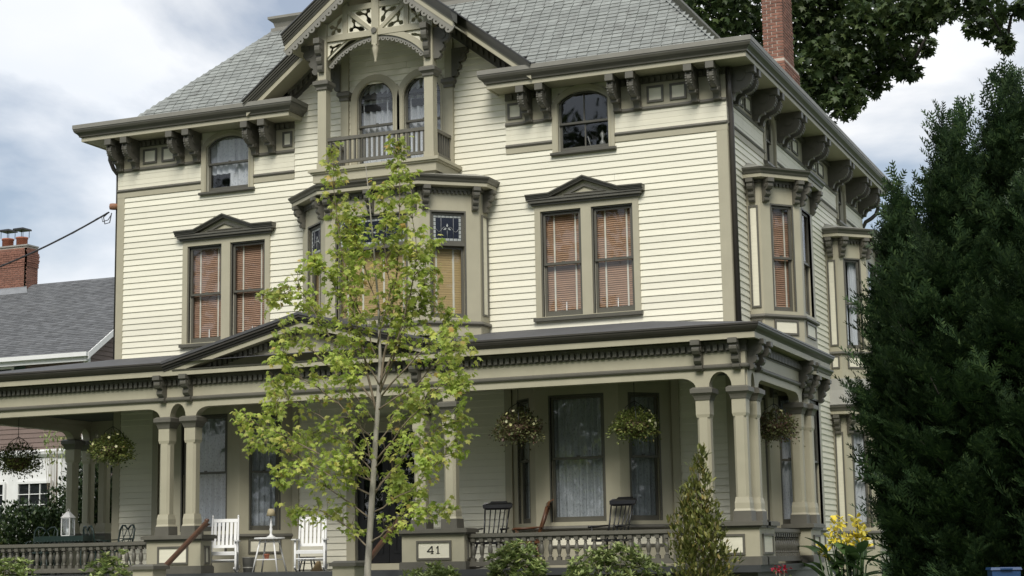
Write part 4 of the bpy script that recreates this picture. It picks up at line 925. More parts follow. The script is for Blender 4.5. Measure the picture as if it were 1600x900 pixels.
# railings with turned balusters
mb = MB(); mb.frus(0, 0, 1.56, 1.62, .042, .042, .042, .042); mb.lathe([(.03, 1.62), (.038, 1.635), (.024, 1.65), (.032, 1.68), (.046, 1.74), (.048, 1.78), (.036, 1.84), (.024, 1.87), (.036, 1.885), (.024, 1.90), (.03, 1.92)], (0, 0, 0), 8); mb.frus(0, 0, 1.92, 1.985, .042, .042, .042, .042); BAL = mb.mesh('baluster', M['gray'])
def railing(fr, a, b, pitch=.166):
    mb = MB(); mb.wb(a, b, -.065, .065, 2.005, 2.055); mb.wb(a, b, -.05, .05, 2.055, 2.072); mb.wb(a, b, -.035, .035, 1.985, 2.005); mb.wb(a, b, -.05, .05, 1.50, 1.56); mb.wb(a, b, -.075, .075, 1.47, 1.50)
    k = int((b - a) / pitch)
    for i in range(k):
        u = a + (b - a) * (i + .5) / k; g = (b - a) / k
        mb.uz([(u - g * .5, 1.985), (u - g * .5, 1.945), (u - g * .25, 1.962), (u - g * .2, 1.985)], -.02, .02); mb.uz([(u + g * .2, 1.985), (u + g * .25, 1.962), (u + g * .5, 1.945), (u + g * .5, 1.985)], -.02, .02)
    r = B('porch_railing', mb, M['gray'], H, *fr)
    for i in range(k): put('baluster', BAL, r, (a + (b - a) * (i + .5) / k, 0, 0))
railing(((0, PY, 0), 0), -4.56, -.28); railing(((0, PY, 0), 0), -15.69, -11.58); railing(((SX, 0, 0), pi / 2), -1.57, 1.29)
railing(((WX, 0, 0), -pi / 2), -1.3, 2.2)
# handrails and newels
for xa, ya, yb, za in ((-10.14, PY - .25, -4.34, 2.36), (-5.92, PY - .22, -4.34, 2.30)):
    mb = MB(); zb = za - (ya - yb) * .586
    mb.add([(xa + sx * .04, y, z + dz) for y, z in ((ya, za), (yb, zb)) for sx, dz in ((-1, 0), (1, 0), (1, .07), (.5, .1), (-.5, .1), (-1, .07))], [(0, 1, 2, 3, 4, 5), (11, 10, 9, 8, 7, 6)] + [(i, (i + 1) % 6, (i + 1) % 6 + 6, i + 6) for i in range(6)])
    mb.tube([(xa, ya - .02, za - .02), (xa, ya + .12, za + .02)], .02, 6); mb.lathe([(.03, 0), (.05, .02), (.05, .05), (.02, .07)], (xa, ya + .02, za + .06), 8)
    B('handrail', mb, M['rail'], H)
    mb = MB(); x = xa - .05; mb.box(x - .22, x + .22, yb - .42, yb + .02, .4, 1.52); nw = B('newel_post', mb, M['olive'], H); mb = MB(); mb.box(x - .27, x + .27, yb - .47, yb + .07, 1.52, 1.58); mb.frus(x, yb - .2, 1.58, 1.615, .25, .25, .2, .2); B('newel_cap', mb, M['gray'], nw)
# ---- downpipes
def pipe(pts, r=.05): mb = MB(); mb.tube(pts, r, 8); B('downpipe', mb, M['brown'], H)
pipe([(.10, -.03, 11.1), (.10, -.03, 10.62), (.10, .0, 10.5), (.09, .05, 10.38), (.09, .08, 10.2), (.09, .08, 6.0)], .055)
pipe([(XL - .16, -.12, 11.12), (XL - .16, -.12, 10.75), (XL - .1, -.06, 10.55), (XL - .03, .02, 10.42), (XL - .05, .06, 10.25), (XL - .05, .06, 6.0)], .05)
pipe([(.42, YB + .2, 11.12), (.42, YB + .2, 10.72), (.36, YB + .17, 10.56), (.24, YB + .12, 10.45), (.1, YB + .06, 10.36), (.02, YB + .05, 10.2), (.02, YB + .05, 9.0)], .055)
# ---- chimney of separate bricks
def brick_chimney(parent, x0, x1, y0, y1, z0, z1, zlo, zhi, bl=.20, bh=.056, mj=.019, limit=300, wide=None):
    core = MB(); core.box(x0 + .012, x1 - .012, y0 + .012, y1 - .012, z0, z1); c = B('chimney', core, M['mortar'], parent)
    bm_ = MB(); bm_.box(-.5, .5, 0, 1, 0, 1); me = bm_.mesh('brick', M['brick']); me.name = 'brick'; lst = []; r = 0; z = z0
    while z + bh < z1:
        for ax in (0, 1):
            L0, L1 = (x0, x1) if ax == 0 else (y0, y1); u = L0 - (bl / 2 if (r + ax) % 2 else 0)
            while u < L1:
                p, q = max(u, L0), min(u + bl, L1)
                if q - p > .03: lst.append((ax, p, q, z))
                u += bl + mj
        z += bh + mj; r += 1
    lst.sort(key=lambda l: 0 if zlo < l[3] < zhi else 1); rest = MB()
    for i, (ax, p, q, z) in enumerate(lst):
        R = Matrix.Translation(((p + q) / 2, y0 + rnd.uniform(-.004, .003), z)) if ax == 0 else Matrix.Translation((x1 + rnd.uniform(-.003, .004), (p + q) / 2, z)) @ Matrix.Rotation(pi / 2, 4, 'Z')
        R = R @ Matrix.Diagonal((q - p - .0, .08, bh, 1))
        if i < limit: o = bpy.data.objects.new('brick', me); COL.objects.link(o); o.parent = c; o.matrix_local = R
        else: rest.add([R @ Vector(v) for v in bm_.v], bm_.f)
    if rest.v: tag(B('brick', rest, M['brick'], c), kind='stuff')
    return c
brick_chimney(H, -.66, -.18, 6.0, 7.02, 12.95, 15.6, 13.0, 14.6, limit=190)
brick_chimney(H, -.72, -.16, 5.95, 7.45, 11.4, 12.95, 12.1, 12.95, limit=105)
place_boards()
# ============================================================ HELPERS FOR PLACING BY SIGHT LINE
FPX = 2694.29
def at(px, py, y):
    d = FW + RT * ((px - 800) / FPX) - UP * ((py - 450) / FPX); return CAM + d * ((y - CAM.y) / d.y)
def npr(seed): return np.random.RandomState(seed)
LEAF5 = ([(0, 0, 0), (.16, .10, -.03), (.50, .12, -.10), (.30, .34, -.02), (.52, .62, -.10), (.20, .58, -.02), (0, 1.0, -.12), (-.20, .58, -.02), (-.52, .62, -.10), (-.30, .34, -.02), (-.50, .12, -.10), (-.16, .10, -.03), (0, .36, .05)],
         [(12, 0, 1, 3), (1, 2, 3), (12, 3, 5), (3, 4, 5), (12, 5, 7), (5, 6, 7), (12, 7, 9), (7, 8, 9), (12, 9, 11, 0), (9, 10, 11)])
LEAFO = ([(0, 0, 0), (.16, .30, .04), (.17, .62, .04), (0, 1, -.08), (-.17, .62, .04), (-.16, .30, .04), (0, .5, -.02)], [(0, 1, 6), (1, 2, 6), (2, 3, 6), (3, 4, 6), (4, 5, 6), (5, 0, 6)])
LEAFS = ([(0, 0, 0), (.28, .45, .03), (0, 1, -.05), (-.28, .45, .03)], [(0, 1, 2), (0, 2, 3)])
def outward(pos, c, up=.3, jit=.7, r=None):
    d = pos - np.asarray(c); d /= np.linalg.norm(d, axis=1, keepdims=True) + 1e-6
    d = d + r.normal(0, jit, d.shape); d[:, 2] += up; return d
def blob(r, n, c, rad, lo=.55):                                          # points in the outer part of a lumpy ellipsoid
    d = r.normal(0, 1, (n, 3)); d /= np.linalg.norm(d, axis=1, keepdims=True)
    rr = (lo ** 3 + (1 - lo ** 3) * r.rand(n)) ** (1 / 3); l = 1 + .16 * np.sin(d[:, 0] * 5 + c[0] * 3) * np.cos(d[:, 2] * 6 + c[2] * 2) + .08 * np.sin(d[:, 1] * 11)
    return np.asarray(c) + d * (rr * l)[:, None] * np.asarray(rad)

# ============================================================ YOUNG MAPLE BEFORE THE HOUSE
def sapling():
    r = npr(7); Y0 = -8.0
    base = at(575, 905, Y0); t = empty('young_maple_tree', (base.x, Y0, .40), label='young yellow-green maple with slim grey trunk before the front steps', cat='tree')
    O = Vector((base.x, Y0, .40)); W = lambda px, py, dy=0: at(px, py, Y0 + dy) - O
    tr = MB(); pts = [Vector((0.0, 0, 0)), Vector((.0, 0, .35)), W(575, 890), W(578, 830), W(583, 750), W(588, 680), W(592, 620, .02), W(594, 560, .03), W(592, 480, .05), W(584, 380, .05), W(576, 300), W(571, 252)]
    tr.tube([p + Vector(r.normal(0, .006, 3)) for p in pts], [.08, .060, .054, .050, .046, .042, .037, .026, .019, .014, .009, .004], 9); B('trunk', tr, M['bark'], t)
    br = MB(); leaves = []
    L = [  # polylines in sight coordinates with end depth
        ([(589, 650), (570, 560), (545, 450), (527, 350), (518, 240)], -.35, .022), ([(593, 610), (612, 500), (622, 400), (626, 300), (621, 226)], .3, .022), ([(594, 600), (625, 520), (645, 440), (652, 400), (640, 285)], -.2, .018),
        ([(593, 615), (632, 520), (662, 445), (668, 385)], .5, .016), ([(590, 640), (545, 570), (500, 505), (468, 450), (424, 468)], .5, .018), ([(588, 660), (530, 590), (480, 540), (445, 520), (440, 560)], -.7, .016),
        ([(594, 620), (650, 560), (690, 515), (708, 540)], -.6, .016), ([(592, 640), (650, 600), (690, 560), (714, 535), (724, 600)], .4, .014), ([(586, 720), (640, 655), (690, 600), (716, 605)], -.4, .015),
        ([(583, 770), (640, 705), (690, 665), (722, 655)], .5, .016), ([(580, 850), (610, 825), (640, 800), (692, 798)], -.3, .016), ([(582, 800), (640, 765), (690, 715), (712, 690)], .2, .014),
        ([(578, 858), (548, 828), (500, 795), (455, 802)], .2, .015), ([(580, 810), (520, 768), (470, 735), (438, 742)], -.4, .015), ([(583, 775), (500, 735), (440, 700), (394, 690)], .5, .016), ([(584, 755), (480, 700), (420, 668), (376, 657)], -.3, .016),
        ([(586, 720), (500, 650), (440, 615), (425, 640)], .6, .015), ([(588, 690), (510, 615), (460, 585), (432, 600)], -.5, .015), ([(585, 740), (540, 690), (500, 672), (462, 690)], .8, .012), ([(585, 730), (620, 690), (655, 690), (670, 720)], -.8, .012),
        ([(590, 560), (560, 480), (545, 400), (535, 330)], .5, .012), ([(590, 540), (610, 450), (600, 360), (598, 300)], -.5, .012), ([(592, 600), (560, 540), (520, 440), (492, 410)], -.6, .013), ([(594, 590), (640, 500), (672, 470), (700, 500)], .7, .012),
        ([(586, 730), (560, 660), (545, 600), (530, 560)], -.9, .012), ([(588, 700), (620, 640), (640, 620), (660, 640)], .9, .012), ([(584, 760), (560, 720), (540, 740), (520, 720)], -.6, .010), ([(584, 770), (610, 740), (625, 760), (650, 770)], .6, .010), ([(592, 480), (570, 420), (556, 380), (553, 330)], -.3, .010)]
    for line, dy, r0 in L:
        P = [W(p[0], p[1], dy * (i / (len(line) - 1)) ** 1.2) for i, p in enumerate(line)]
        # resample with a slight wander
        Q = []
        for a, b in zip(P, P[1:]):
            for k in range(4): Q.append(a.lerp(b, k / 4) + Vector(r.normal(0, .012, 3)))
        Q.append(P[-1]); n = len(Q); br.tube(Q, [r0 * (1 - .82 * i / (n - 1)) for i in range(n)], 5)
        for i in range(1, n):
            f = i / (n - 1)
            if f < .15: continue
            for _ in range((3 if f < .4 else 5) + (3 if line[-1][1] < 470 else 0)):
                d = (Q[i] - Q[i - 1]).normalized(); s_ = Vector(r.normal(0, 1, 3)); s_ = (s_ - d * s_.dot(d)).normalized(); ln = r.uniform(.06, .36) * (1.15 - .5 * f)
                e = Q[i] + (s_ * .8 + d * .7 + Vector((0, 0, .18))).normalized() * ln; br.tube([Q[i], Q[i].lerp(e, .5) + Vector((0, 0, .01)), e], [.0045, .0035, .002], 4)
                for q in range(r.randint(3, 6)): leaves.append((e + Vector(r.normal(0, .045, 3)), s_))
            if f > .9:
                for q in range(3): leaves.append((Q[i] + Vector(r.normal(0, .04, 3)), d))
    B('branch', br, M['twig'], t)
    n = len(leaves); pos = np.array([list(l[0]) for l in leaves]); d = np.array([list(l[1]) for l in leaves]) + r.normal(0, .55, (n, 3)); d[:, 2] = -np.abs(d[:, 2]) * .6 - .35
    R = rotmats(d, r.uniform(-.9, .9, n)); sc = r.uniform(.065, .125, n)
    near = np.argsort(pos[:, 1] - sc * 4); a, b = near[:300], near[300:]
    lm = bpy.data.meshes.new('leaf'); lm.from_pydata(LEAF5[0], [], LEAF5[1]); lm.materials.append(M['maple'])
    for i in a:
        o = bpy.data.objects.new('leaf', lm); COL.objects.link(o); o.parent = t
        mt = Matrix(R[i].tolist()).to_4x4() @ Matrix.Scale(float(sc[i]), 4); mt.translation = Vector(pos[i]); o.matrix_local = mt
    tag(scatter('leaf', *LEAF5, pos[b], R[b], sc[b], M['maple'], t), kind='stuff')
sapling()

# ============================================================ YEWS ON THE RIGHT
def spray_template(r):
    v, f = [], []
    def quad(a, b, w_):
        a, b = np.array(a), np.array(b); d = b - a; s_ = np.cross(d, [0, 0, 1]); s_ = s_ / (np.linalg.norm(s_) + 1e-6) * w_; o = len(v); v.extend([tuple(a - s_ * .7), tuple(a + s_ * .7), tuple(b + s_ * .3), tuple(b - s_ * .3)]); f.append((o, o + 1, o + 2, o + 3))
    def twig(p0, d, L_, k):
        d = d / np.linalg.norm(d); side = np.cross(d, [0, 0, 1]); side /= np.linalg.norm(side)
        quad(p0, p0 + d * L_, .012)
        for i in range(k):
            p = p0 + d * L_ * (i + .6) / k; l = .17 * (1 - .35 * i / k)
            for s_ in (-1, 1): quad(p, p + side * s_ * l * .8 + d * l * .65 + np.array([0, 0, .015 + .02 * r.rand()]), .042)
        quad(p0 + d * L_ * .9, p0 + d * (L_ + .09), .030)
    twig(np.zeros(3), np.array([0, 1, .05]), 1.0, 9); twig(np.array([0, .25, 0.]), np.array([.8, .8, .1]), .5, 5); twig(np.array([0, .35, 0.]), np.array([-.8, .8, .1]), .46, 5); twig(np.array([0, .6, 0.]), np.array([.6, .9, .3]), .3, 3); twig(np.array([0, .1, 0.]), np.array([-.5, .8, .5]), .4, 4)
    return v, f
def yew(name, px, ptop, y, prof, seed, n, label, zfrac=.9):
    r = npr(seed); top = at(px, ptop, y); O = Vector((top.x, y, .4)); hgt = top.z - .4
    t = empty(name, O, label=label, cat='tree', group='yews beside the house')
    tr = MB(); tr.tube([(0, 0, 0), (.02, 0, hgt * .3), (0, .03, hgt * .6), (0, 0, hgt - .25)], [.14, .10, .055, .012], 7)
    zs = np.array([p[0] for p in prof]); rs = np.array([p[1] for p in prof])
    # plumes: every limb carries a flattened fan of sprays along its outer half, dark gaps between the limbs
    nb = n // 15; zb = (1 - (1 - r.rand(nb)) ** .75) * hgt * .93 + .15; ab = r.uniform(0, 2 * pi, nb); rb = np.interp(zb / hgt, zs, rs) * r.uniform(.68, 1.22, nb); POS, DIR, SC = [], [], []
    for i in range(nb):
        el = r.uniform(.45, .95) + .5 * (zb[i] / hgt) ** 3; o_ = np.array([cos(ab[i]), sin(ab[i]), 0]); up_ = np.array([0, 0, 1.0]); ax = o_ * cos(el) + up_ * sin(el); sd = np.array([-sin(ab[i]), cos(ab[i]), 0]); Lb = max(.5, rb[i] * 1.15)
        tip = o_ * rb[i] + up_ * zb[i]; k = 15; f = r.rand(k) ** .7; w_ = (1 - f) * .34 * Lb + .03
        p = tip[None, :] - ax[None, :] * ((1 - f) * .62 * Lb)[:, None] + sd[None, :] * (r.normal(0, 1, k) * w_ * .55)[:, None] + np.cross(ax, sd)[None, :] * (r.normal(0, .05, k))[:, None]; side = (p - tip) @ sd
        POS.append(p); DIR.append(ax[None, :] + sd[None, :] * (side * 1.6 / (w_ + .1) * .5)[:, None] + r.normal(0, .16, (k, 3))); SC.append(r.uniform(.24, .46, k) * (1 - .3 * zb[i] / hgt))
        if i % 9 == 0: tr.tube([tuple(np.array([0, 0, max(0, zb[i] - sin(el) * Lb)])), tuple(tip - ax * .5 * Lb), tuple(tip)], [.025, .014, .004], 4)
    q = n // 3; zq = r.rand(q) * hgt * .88; aq = r.uniform(0, 2 * pi, q); kq = np.interp(zq / hgt, zs, rs) * r.uniform(.15, .70, q)
    POS.append(np.stack([np.cos(aq) * kq, np.sin(aq) * kq, zq], 1)); DIR.append(np.stack([np.cos(aq), np.sin(aq), np.full(q, .8)], 1) + r.normal(0, .4, (q, 3))); SC.append(r.uniform(.5, .75, q) * (1 - .4 * zq / hgt))
    q = n // 22; zq = r.uniform(.2, 1, q) * hgt * .97; aq = r.uniform(0, 2 * pi, q); kq = np.interp(zq / hgt, zs, rs) * r.uniform(.82, 1.12, q)   # long leading shoots
    POS.append(np.stack([np.cos(aq) * kq, np.sin(aq) * kq, zq], 1)); DIR.append(np.stack([np.cos(aq), np.sin(aq), .6 + 1.2 * (zq / hgt) ** 2], 1) + r.normal(0, .2, (q, 3))); SC.append(r.uniform(.45, .85, q) * (1 - .3 * zq / hgt))
    pos, d, sc = np.concatenate(POS), np.concatenate(DIR), np.concatenate(SC)
    pos = np.concatenate([pos, [[0, 0, hgt - .45]]]); d = np.concatenate([d, [[.05, 0, 1]]]); sc = np.concatenate([sc, [.5]])
    B('trunk', tr, M['darkbark'], t)
    tv, tf = spray_template(r)
    tag(scatter('crown', tv, tf, pos, rotmats(d, r.uniform(-.8, .8, len(d))), sc, M['yew'], t), kind='stuff')
PR = [(0, .22), (.1, .45), (.25, .74), (.42, .97), (.55, 1.0), (.66, .74), (.76, .46), (.86, .20), (.93, .09), (1, .01)]
sc_ = lambda k: [(a, b * k) for a, b in PR]
yew('yew_tree', 1487, 168, -6.0, sc_(1.18), 11, 4200, 'tall dark yew whose pointed top stands just left of the tallest one')
yew('yew_tree', 1404, 288, -5.6, [(0, .05), (.14, .10), (.24, .40), (.40, .58), (.52, .66), (.66, .46), (.78, .26), (.88, .12), (.95, .05), (1, .01)], 12, 3000, 'shorter dark yew nearest the house bays with a narrow spiky top')
yew('yew_tree', 1572, 112, -5.4, sc_(1.5), 13, 4200, 'tallest dark yew at the right edge of the picture')
yew('yew_tree', 1650, 150, -6.6, sc_(1.5), 15, 3000, 'broad dark yew cut by the right edge in front of its neighbours')

# ============================================================ OLD MAPLE BEHIND THE HOUSE
def bigmaple():
    r = npr(21); Y0 = 26; b0 = at(1240, 450, Y0); O = Vector((b0.x, Y0, 0)); t = empty('maple_tree', O, label='huge dark green maple rising behind the roof and brick chimney', cat='tree')
    blobs = [(1120, -10, 90, 70, 700), (1090, 60, 60, 40, 300), (1160, 60, 60, 70, 600), (1270, 30, 60, 70, 750), (1330, -30, 90, 55, 700), (1290, 110, 55, 55, 620), (1320, 155, 32, 30, 200), (1262, 160, 30, 45, 200), (1350, 45, 50, 45, 420), (1395, 85, 38, 30, 230), (1365, 125, 30, 24, 130), (1420, 110, 24, 16, 70), (1405, 30, 45, 38, 300), (1445, 70, 18, 16, 45), (1440, 15, 36, 30, 200), (1480, 25, 20, 12, 30), (1520, -6, 60, 26, 260), (1545, 38, 36, 24, 150), (1572, 66, 16, 16, 45), (1590, 12, 26, 14, 60), (1400, -40, 120, 40, 500), (1200, -60, 140, 60, 700), (1000, -60, 90, 60, 300), (1210, 130, 40, 40, 200), (1330, 95, 36, 30, 200)]
    br = MB(); hub = at(1190, 260, Y0) - O; P = []; C_ = []
    for i, (px, py, rx, ry, n) in enumerate(blobs):
        dy = r.uniform(-2.5, 2.5); c = at(px, py, Y0 + dy) - O; s_ = 1 / 46
        p = blob(r, int(n * 1.7), (c.x, c.y, c.z), (rx * s_, min(rx, 60) * s_, ry * s_), .25); P.append(p)
        mid = hub.lerp(c, .5) + Vector((0, 0, 1.2)); q0 = min(C_, key=lambda q_: (q_ - c).length) if C_ else hub; mid = q0.lerp(c, .5) + Vector((0, 0, .3)); br.tube([q0, mid, c], [.07, .05, .02], 5); C_.append(c)
        for k in range(5): e = Vector(p[k]); br.tube([c.lerp(mid, .25), c.lerp(e, .5), e], [.05, .03, .01], 4)
    br.tube([(0, 0, 0), (hub.x * .7, 0, hub.z * .6), hub], [.6, .45, .2], 9); B('trunk', br, M['darkbark'], t)
    P = np.concatenate(P); n = len(P); d = r.normal(0, .6, (n, 3)); d[:, 2] -= .5
    tag(scatter('crown', *LEAF5, P, rotmats(d, r.uniform(-.8, .8, n)), r.uniform(.2, .34, n), M['mapleg'], t), kind='stuff')
bigmaple()

# ============================================================ SHRUBS AND FLOWERS
def shrub(name, c, rad, n, ls, mat, label, cat='shrub', group=None, tmpl=LEAFO, seed=1, up=.5, jit=.6, lo=.6, whorl=0, lumps=None):
    r = npr(seed); O = Vector((c[0], c[1], .4)); t = empty(name, O, label=label, cat=cat, group=group); P = []
    cs = lumps or [(0, 0, c[2] - .4, 1.0)]
    for (lx, ly, lz, k) in cs: P.append(blob(r, int(n * k), (lx, ly, lz), (rad[0] * k ** .5, rad[1] * k ** .5, rad[2] * k ** .5), lo))
    P = np.concatenate(P); P = P[P[:, 2] > .05]; ctr = np.array([0, 0, (c[2] - .4) * .4])
    st = MB()
    for i in range(18):
        e = Vector(P[r.randint(len(P))]); st.tube([(r.normal(0, .05), r.normal(0, .05), 0), (e.x * .4, e.y * .4, e.z * .5), e], [.018, .012, .004], 4)
    B('stem', st, M['twig'], t)
    if whorl:                                                              # leaves in rosettes on the shoot tips
        k = whorl; D0 = outward(P, ctr, up, .25, r); D0 /= np.linalg.norm(D0, axis=1, keepdims=True); P2 = np.repeat(P, k, 0); D = np.repeat(D0, k, 0)
        a = np.tile(np.arange(k) * 2 * pi / k, len(P)) + np.repeat(r.rand(len(P)) * 6, k); ref = np.tile([0, 0, 1.0], (len(D), 1)); x = np.cross(D, ref); x /= np.linalg.norm(x, axis=1, keepdims=True) + 1e-6; yv = np.cross(D, x)
        d = D * r.uniform(.3, .9, (len(D), 1)) + x * np.cos(a)[:, None] + yv * np.sin(a)[:, None]; P = P2
    else: d = outward(P, ctr, up, jit, r)
    m_ = len(P); tag(scatter('foliage', *tmpl, P, rotmats(d, r.uniform(-.5, .5, m_)), r.uniform(ls * .7, ls * 1.25, m_), M[mat], t), kind='stuff'); return t
sg = 'leafy shrubs planted along the porch'
def pt(px, py, y): p = at(px, py, y); return (p.x, p.y, p.z)
c = pt(805, 905, -3.7); shrub('rhododendron_shrub', (c[0], c[1], 1.25), (.55, .5, .60), 420, .125, 'rhodo', 'light green shrub under the porch rail just right of the number pedestal', group=sg, seed=31, whorl=6)
c = pt(955, 905, -3.7); shrub('rhododendron_shrub', (c[0], c[1], 1.2), (.95, .55, .60), 560, .115, 'rhodo', 'broad rounded shrub before the porch rail beside the columnar bush', group=sg, seed=32, whorl=6)
c = pt(675, 905, -4.2); shrub('rhododendron_shrub', (c[0], c[1], 1.12), (.62, .4, .36), 260, .12, 'rhodo', 'low light green shrub at the foot of the number pedestal', group=sg, seed=33, whorl=6)
c = pt(170, 905, -4.2); shrub('rhododendron_shrub', (c[0], c[1], 1.2), (.55, .4, .62), 250, .13, 'rhodo', 'loose light green shrub before the left railing beside the steps', group=sg, seed=34, whorl=6)
c = pt(15, 905, -4.2); shrub('rhododendron_shrub', (c[0], c[1], 1.2), (.6, .45, .60), 260, .13, 'rhodo', 'light green shrub before the left railing at the picture edge', group=sg, seed=35, whorl=6)
c = pt(1095, 900, -4.3)
shrub('columnar_shrub', (c[0], c[1], 2.0), (.56, .48, .62), 1050, .115, 'holly', 'tall narrow olive-green bush before the right corner pedestal', seed=36, tmpl=LEAFO, up=.7, jit=.75, lo=.2, lumps=[(0, 0, .5, 1.0), (.06, 0, 1.05, .9), (-.10, 0, 1.55, .62), (.08, 0, 1.75, .35), (-.02, 0, 2.05, .30), (-.14, 0, 2.25, .10), (.08, 0, 2.4, .14), (.0, .0, 2.65, .06), (.10, 0, 2.9, .025), (-.28, 0, 1.3, .08), (.33, 0, 1.2, .08), (.10, 0, 2.78, .03), (-.22, 0, 1.9, .05)])
for sd, (px, py, y, rx, rz, n, lab) in enumerate([(45, 825, 3.4, 1.0, .70, 1500, 'dark green bush seen under the lantern end of the porch'), (150, 770, 4.5, .9, 1.6, 1700, 'tall dark evergreen bush behind the far porch columns'), (-20, 850, 3.2, .8, .7, 700, 'pale green bush at the far left beyond the porch'), (100, 815, 6.5, .7, 1.0, 900, 'dark bush against the white bay window next door')]):
    c = pt(px, py, y); shrub('evergreen_bush', (c[0], c[1], c[2] - .1), (rx, .8, rz), int(n * 2.6), .125, 'hedge' if sd != 2 else 'rhodo', lab, 'bush', 'bushes between the two houses', LEAFS, 60 + sd, .3, .8, .3, lumps=[(0, 0, c[2] - .5, 1), (.1, .1, c[2] - 1.6, 1.1)])
c = pt(90, 690, 6.8); shrub('climbing_shrub', (c[0], c[1], c[2]), (.55, .4, .9), 170, .12, 'rhodo', 'sparse twiggy shrub reaching up the brown wall next door', seed=70, tmpl=LEAFS, lo=.1)
def canna(c, n, seed, label, flowers, hgt):
    r = npr(seed); t = empty('canna_plant', (c[0], c[1], .4), label=label, cat='flowers', group='yellow cannas by the side wall')
    lv = [];
    for k in range(9):
        s_ = k / 8; w_ = .20 * (sin(pi * s_ ** .75)) ** .8 if 0 < s_ < 1 else .004; z = -.42 * s_ * s_
        lv.append([(-w_, s_, z + .05 * w_ / .17), (0, s_, z - .02), (w_, s_, z + .05 * w_ / .17)])
    me = bpy.data.meshes.new('leaf'); V = [p for q in lv for p in q]; me.from_pydata(V, [], [(3 * i + j, 3 * i + j + 1, 3 * i + j + 4, 3 * i + j + 3) for i in range(8) for j in range(2)]); me.materials.append(M['canna']); me.polygons.foreach_set('use_smooth', [True] * 16)
    stx = MB()
    for i in range(n):
        a = r.uniform(0, 2 * pi); bx, by = r.normal(0, .25), r.normal(0, .18); z = r.uniform(.25, .80) * hgt; tilt = r.uniform(.55, 1.2); L_ = r.uniform(.4, .68)
        o = bpy.data.objects.new('leaf', me); COL.objects.link(o); o.parent = t; o.matrix_local = Matrix.Translation((bx, by, z)) @ Matrix.Rotation(a, 4, 'Z') @ Matrix.Rotation(tilt, 4, 'X') @ Matrix.Diagonal((L_ * .95, L_, L_, 1))
        stx.tube([(bx * .6, by * .6, 0), (bx, by, z)], .015, 5)
    pm = ([(0, 0, 0), (.26, .4, .06), (.2, .8, .12), (0, 1.0, -.02), (-.2, .8, .12), (-.26, .4, .06)], [(0, 1, 2, 3), (0, 3, 4, 5)])
    for (fx, fy, fz) in flowers:
        p = Vector((fx, fy, fz)); stx.tube([(fx * .5, fy * .5, 0), (fx * .85, fy * .85, fz * .7), p], [.018, .014, .008], 5); k = 17
        P = np.array(list(p)) + np.clip(r.normal(0, .06, (k, 3)), -.06, .06) * [1, 1, 1.5]; d = r.normal(0, 1, (k, 3)); d[:, 2] += .35
        scatter('flower', *pm, P, rotmats(d, r.uniform(-1, 1, k)), r.uniform(.09, .16, k), M['yellow'], t)
    B('stem', stx, M['canna'], t)
def fl(px, py, y, c): p = at(px, py, y); return (p.x - c[0], p.y - c[1], p.z - .4)
c = pt(1325, 885, .8); canna(c, 40, 41, 'large canna clump with tall yellow flowers beside the right porch corner', [fl(x, y, .8, c) for x, y in ((1303, 822), (1312, 818), (1340, 816), (1302, 838), (1328, 838), (1340, 842), (1348, 832), (1350, 848), (1322, 848), (1287, 862), (1300, 848))], 1.5)
c = pt(1412, 890, .6); canna(c, 16, 42, 'smaller canna with a few yellow flowers beside the dark yews', [fl(x, y, .6, c) for x, y in ((1402, 842), (1400, 852), (1412, 857), (1408, 838))], 1.35)
c = pt(1218, 895, -3.3); t = empty('red_flower_plant', (c[0], c[1], .4), label='small plant with red blooms under the side railing', cat='flowers'); r_ = npr(44); mb = MB()
for px, py in ((1212, 888), (1226, 886), (1218, 892)):
    p = fl(px, py, -3.3, c); mb.tube([(0, 0, 0), p], .01, 4); k = 14; scatter('flower', *LEAFS, np.array(p) + r_.normal(0, .03, (k, 3)), rotmats(r_.normal(0, 1, (k, 3)), r_.rand(k)), r_.uniform(.05, .08, k), M['redp'], t)
k = 60; scatter('foliage', *LEAFO, r_.normal(0, .13, (k, 3)) + [0, 0, .6], rotmats(r_.normal(0, 1, (k, 3)), r_.rand(k)), r_.uniform(.1, .15, k), M['rhodo'], t); B('stem', mb, M['twig'], t)

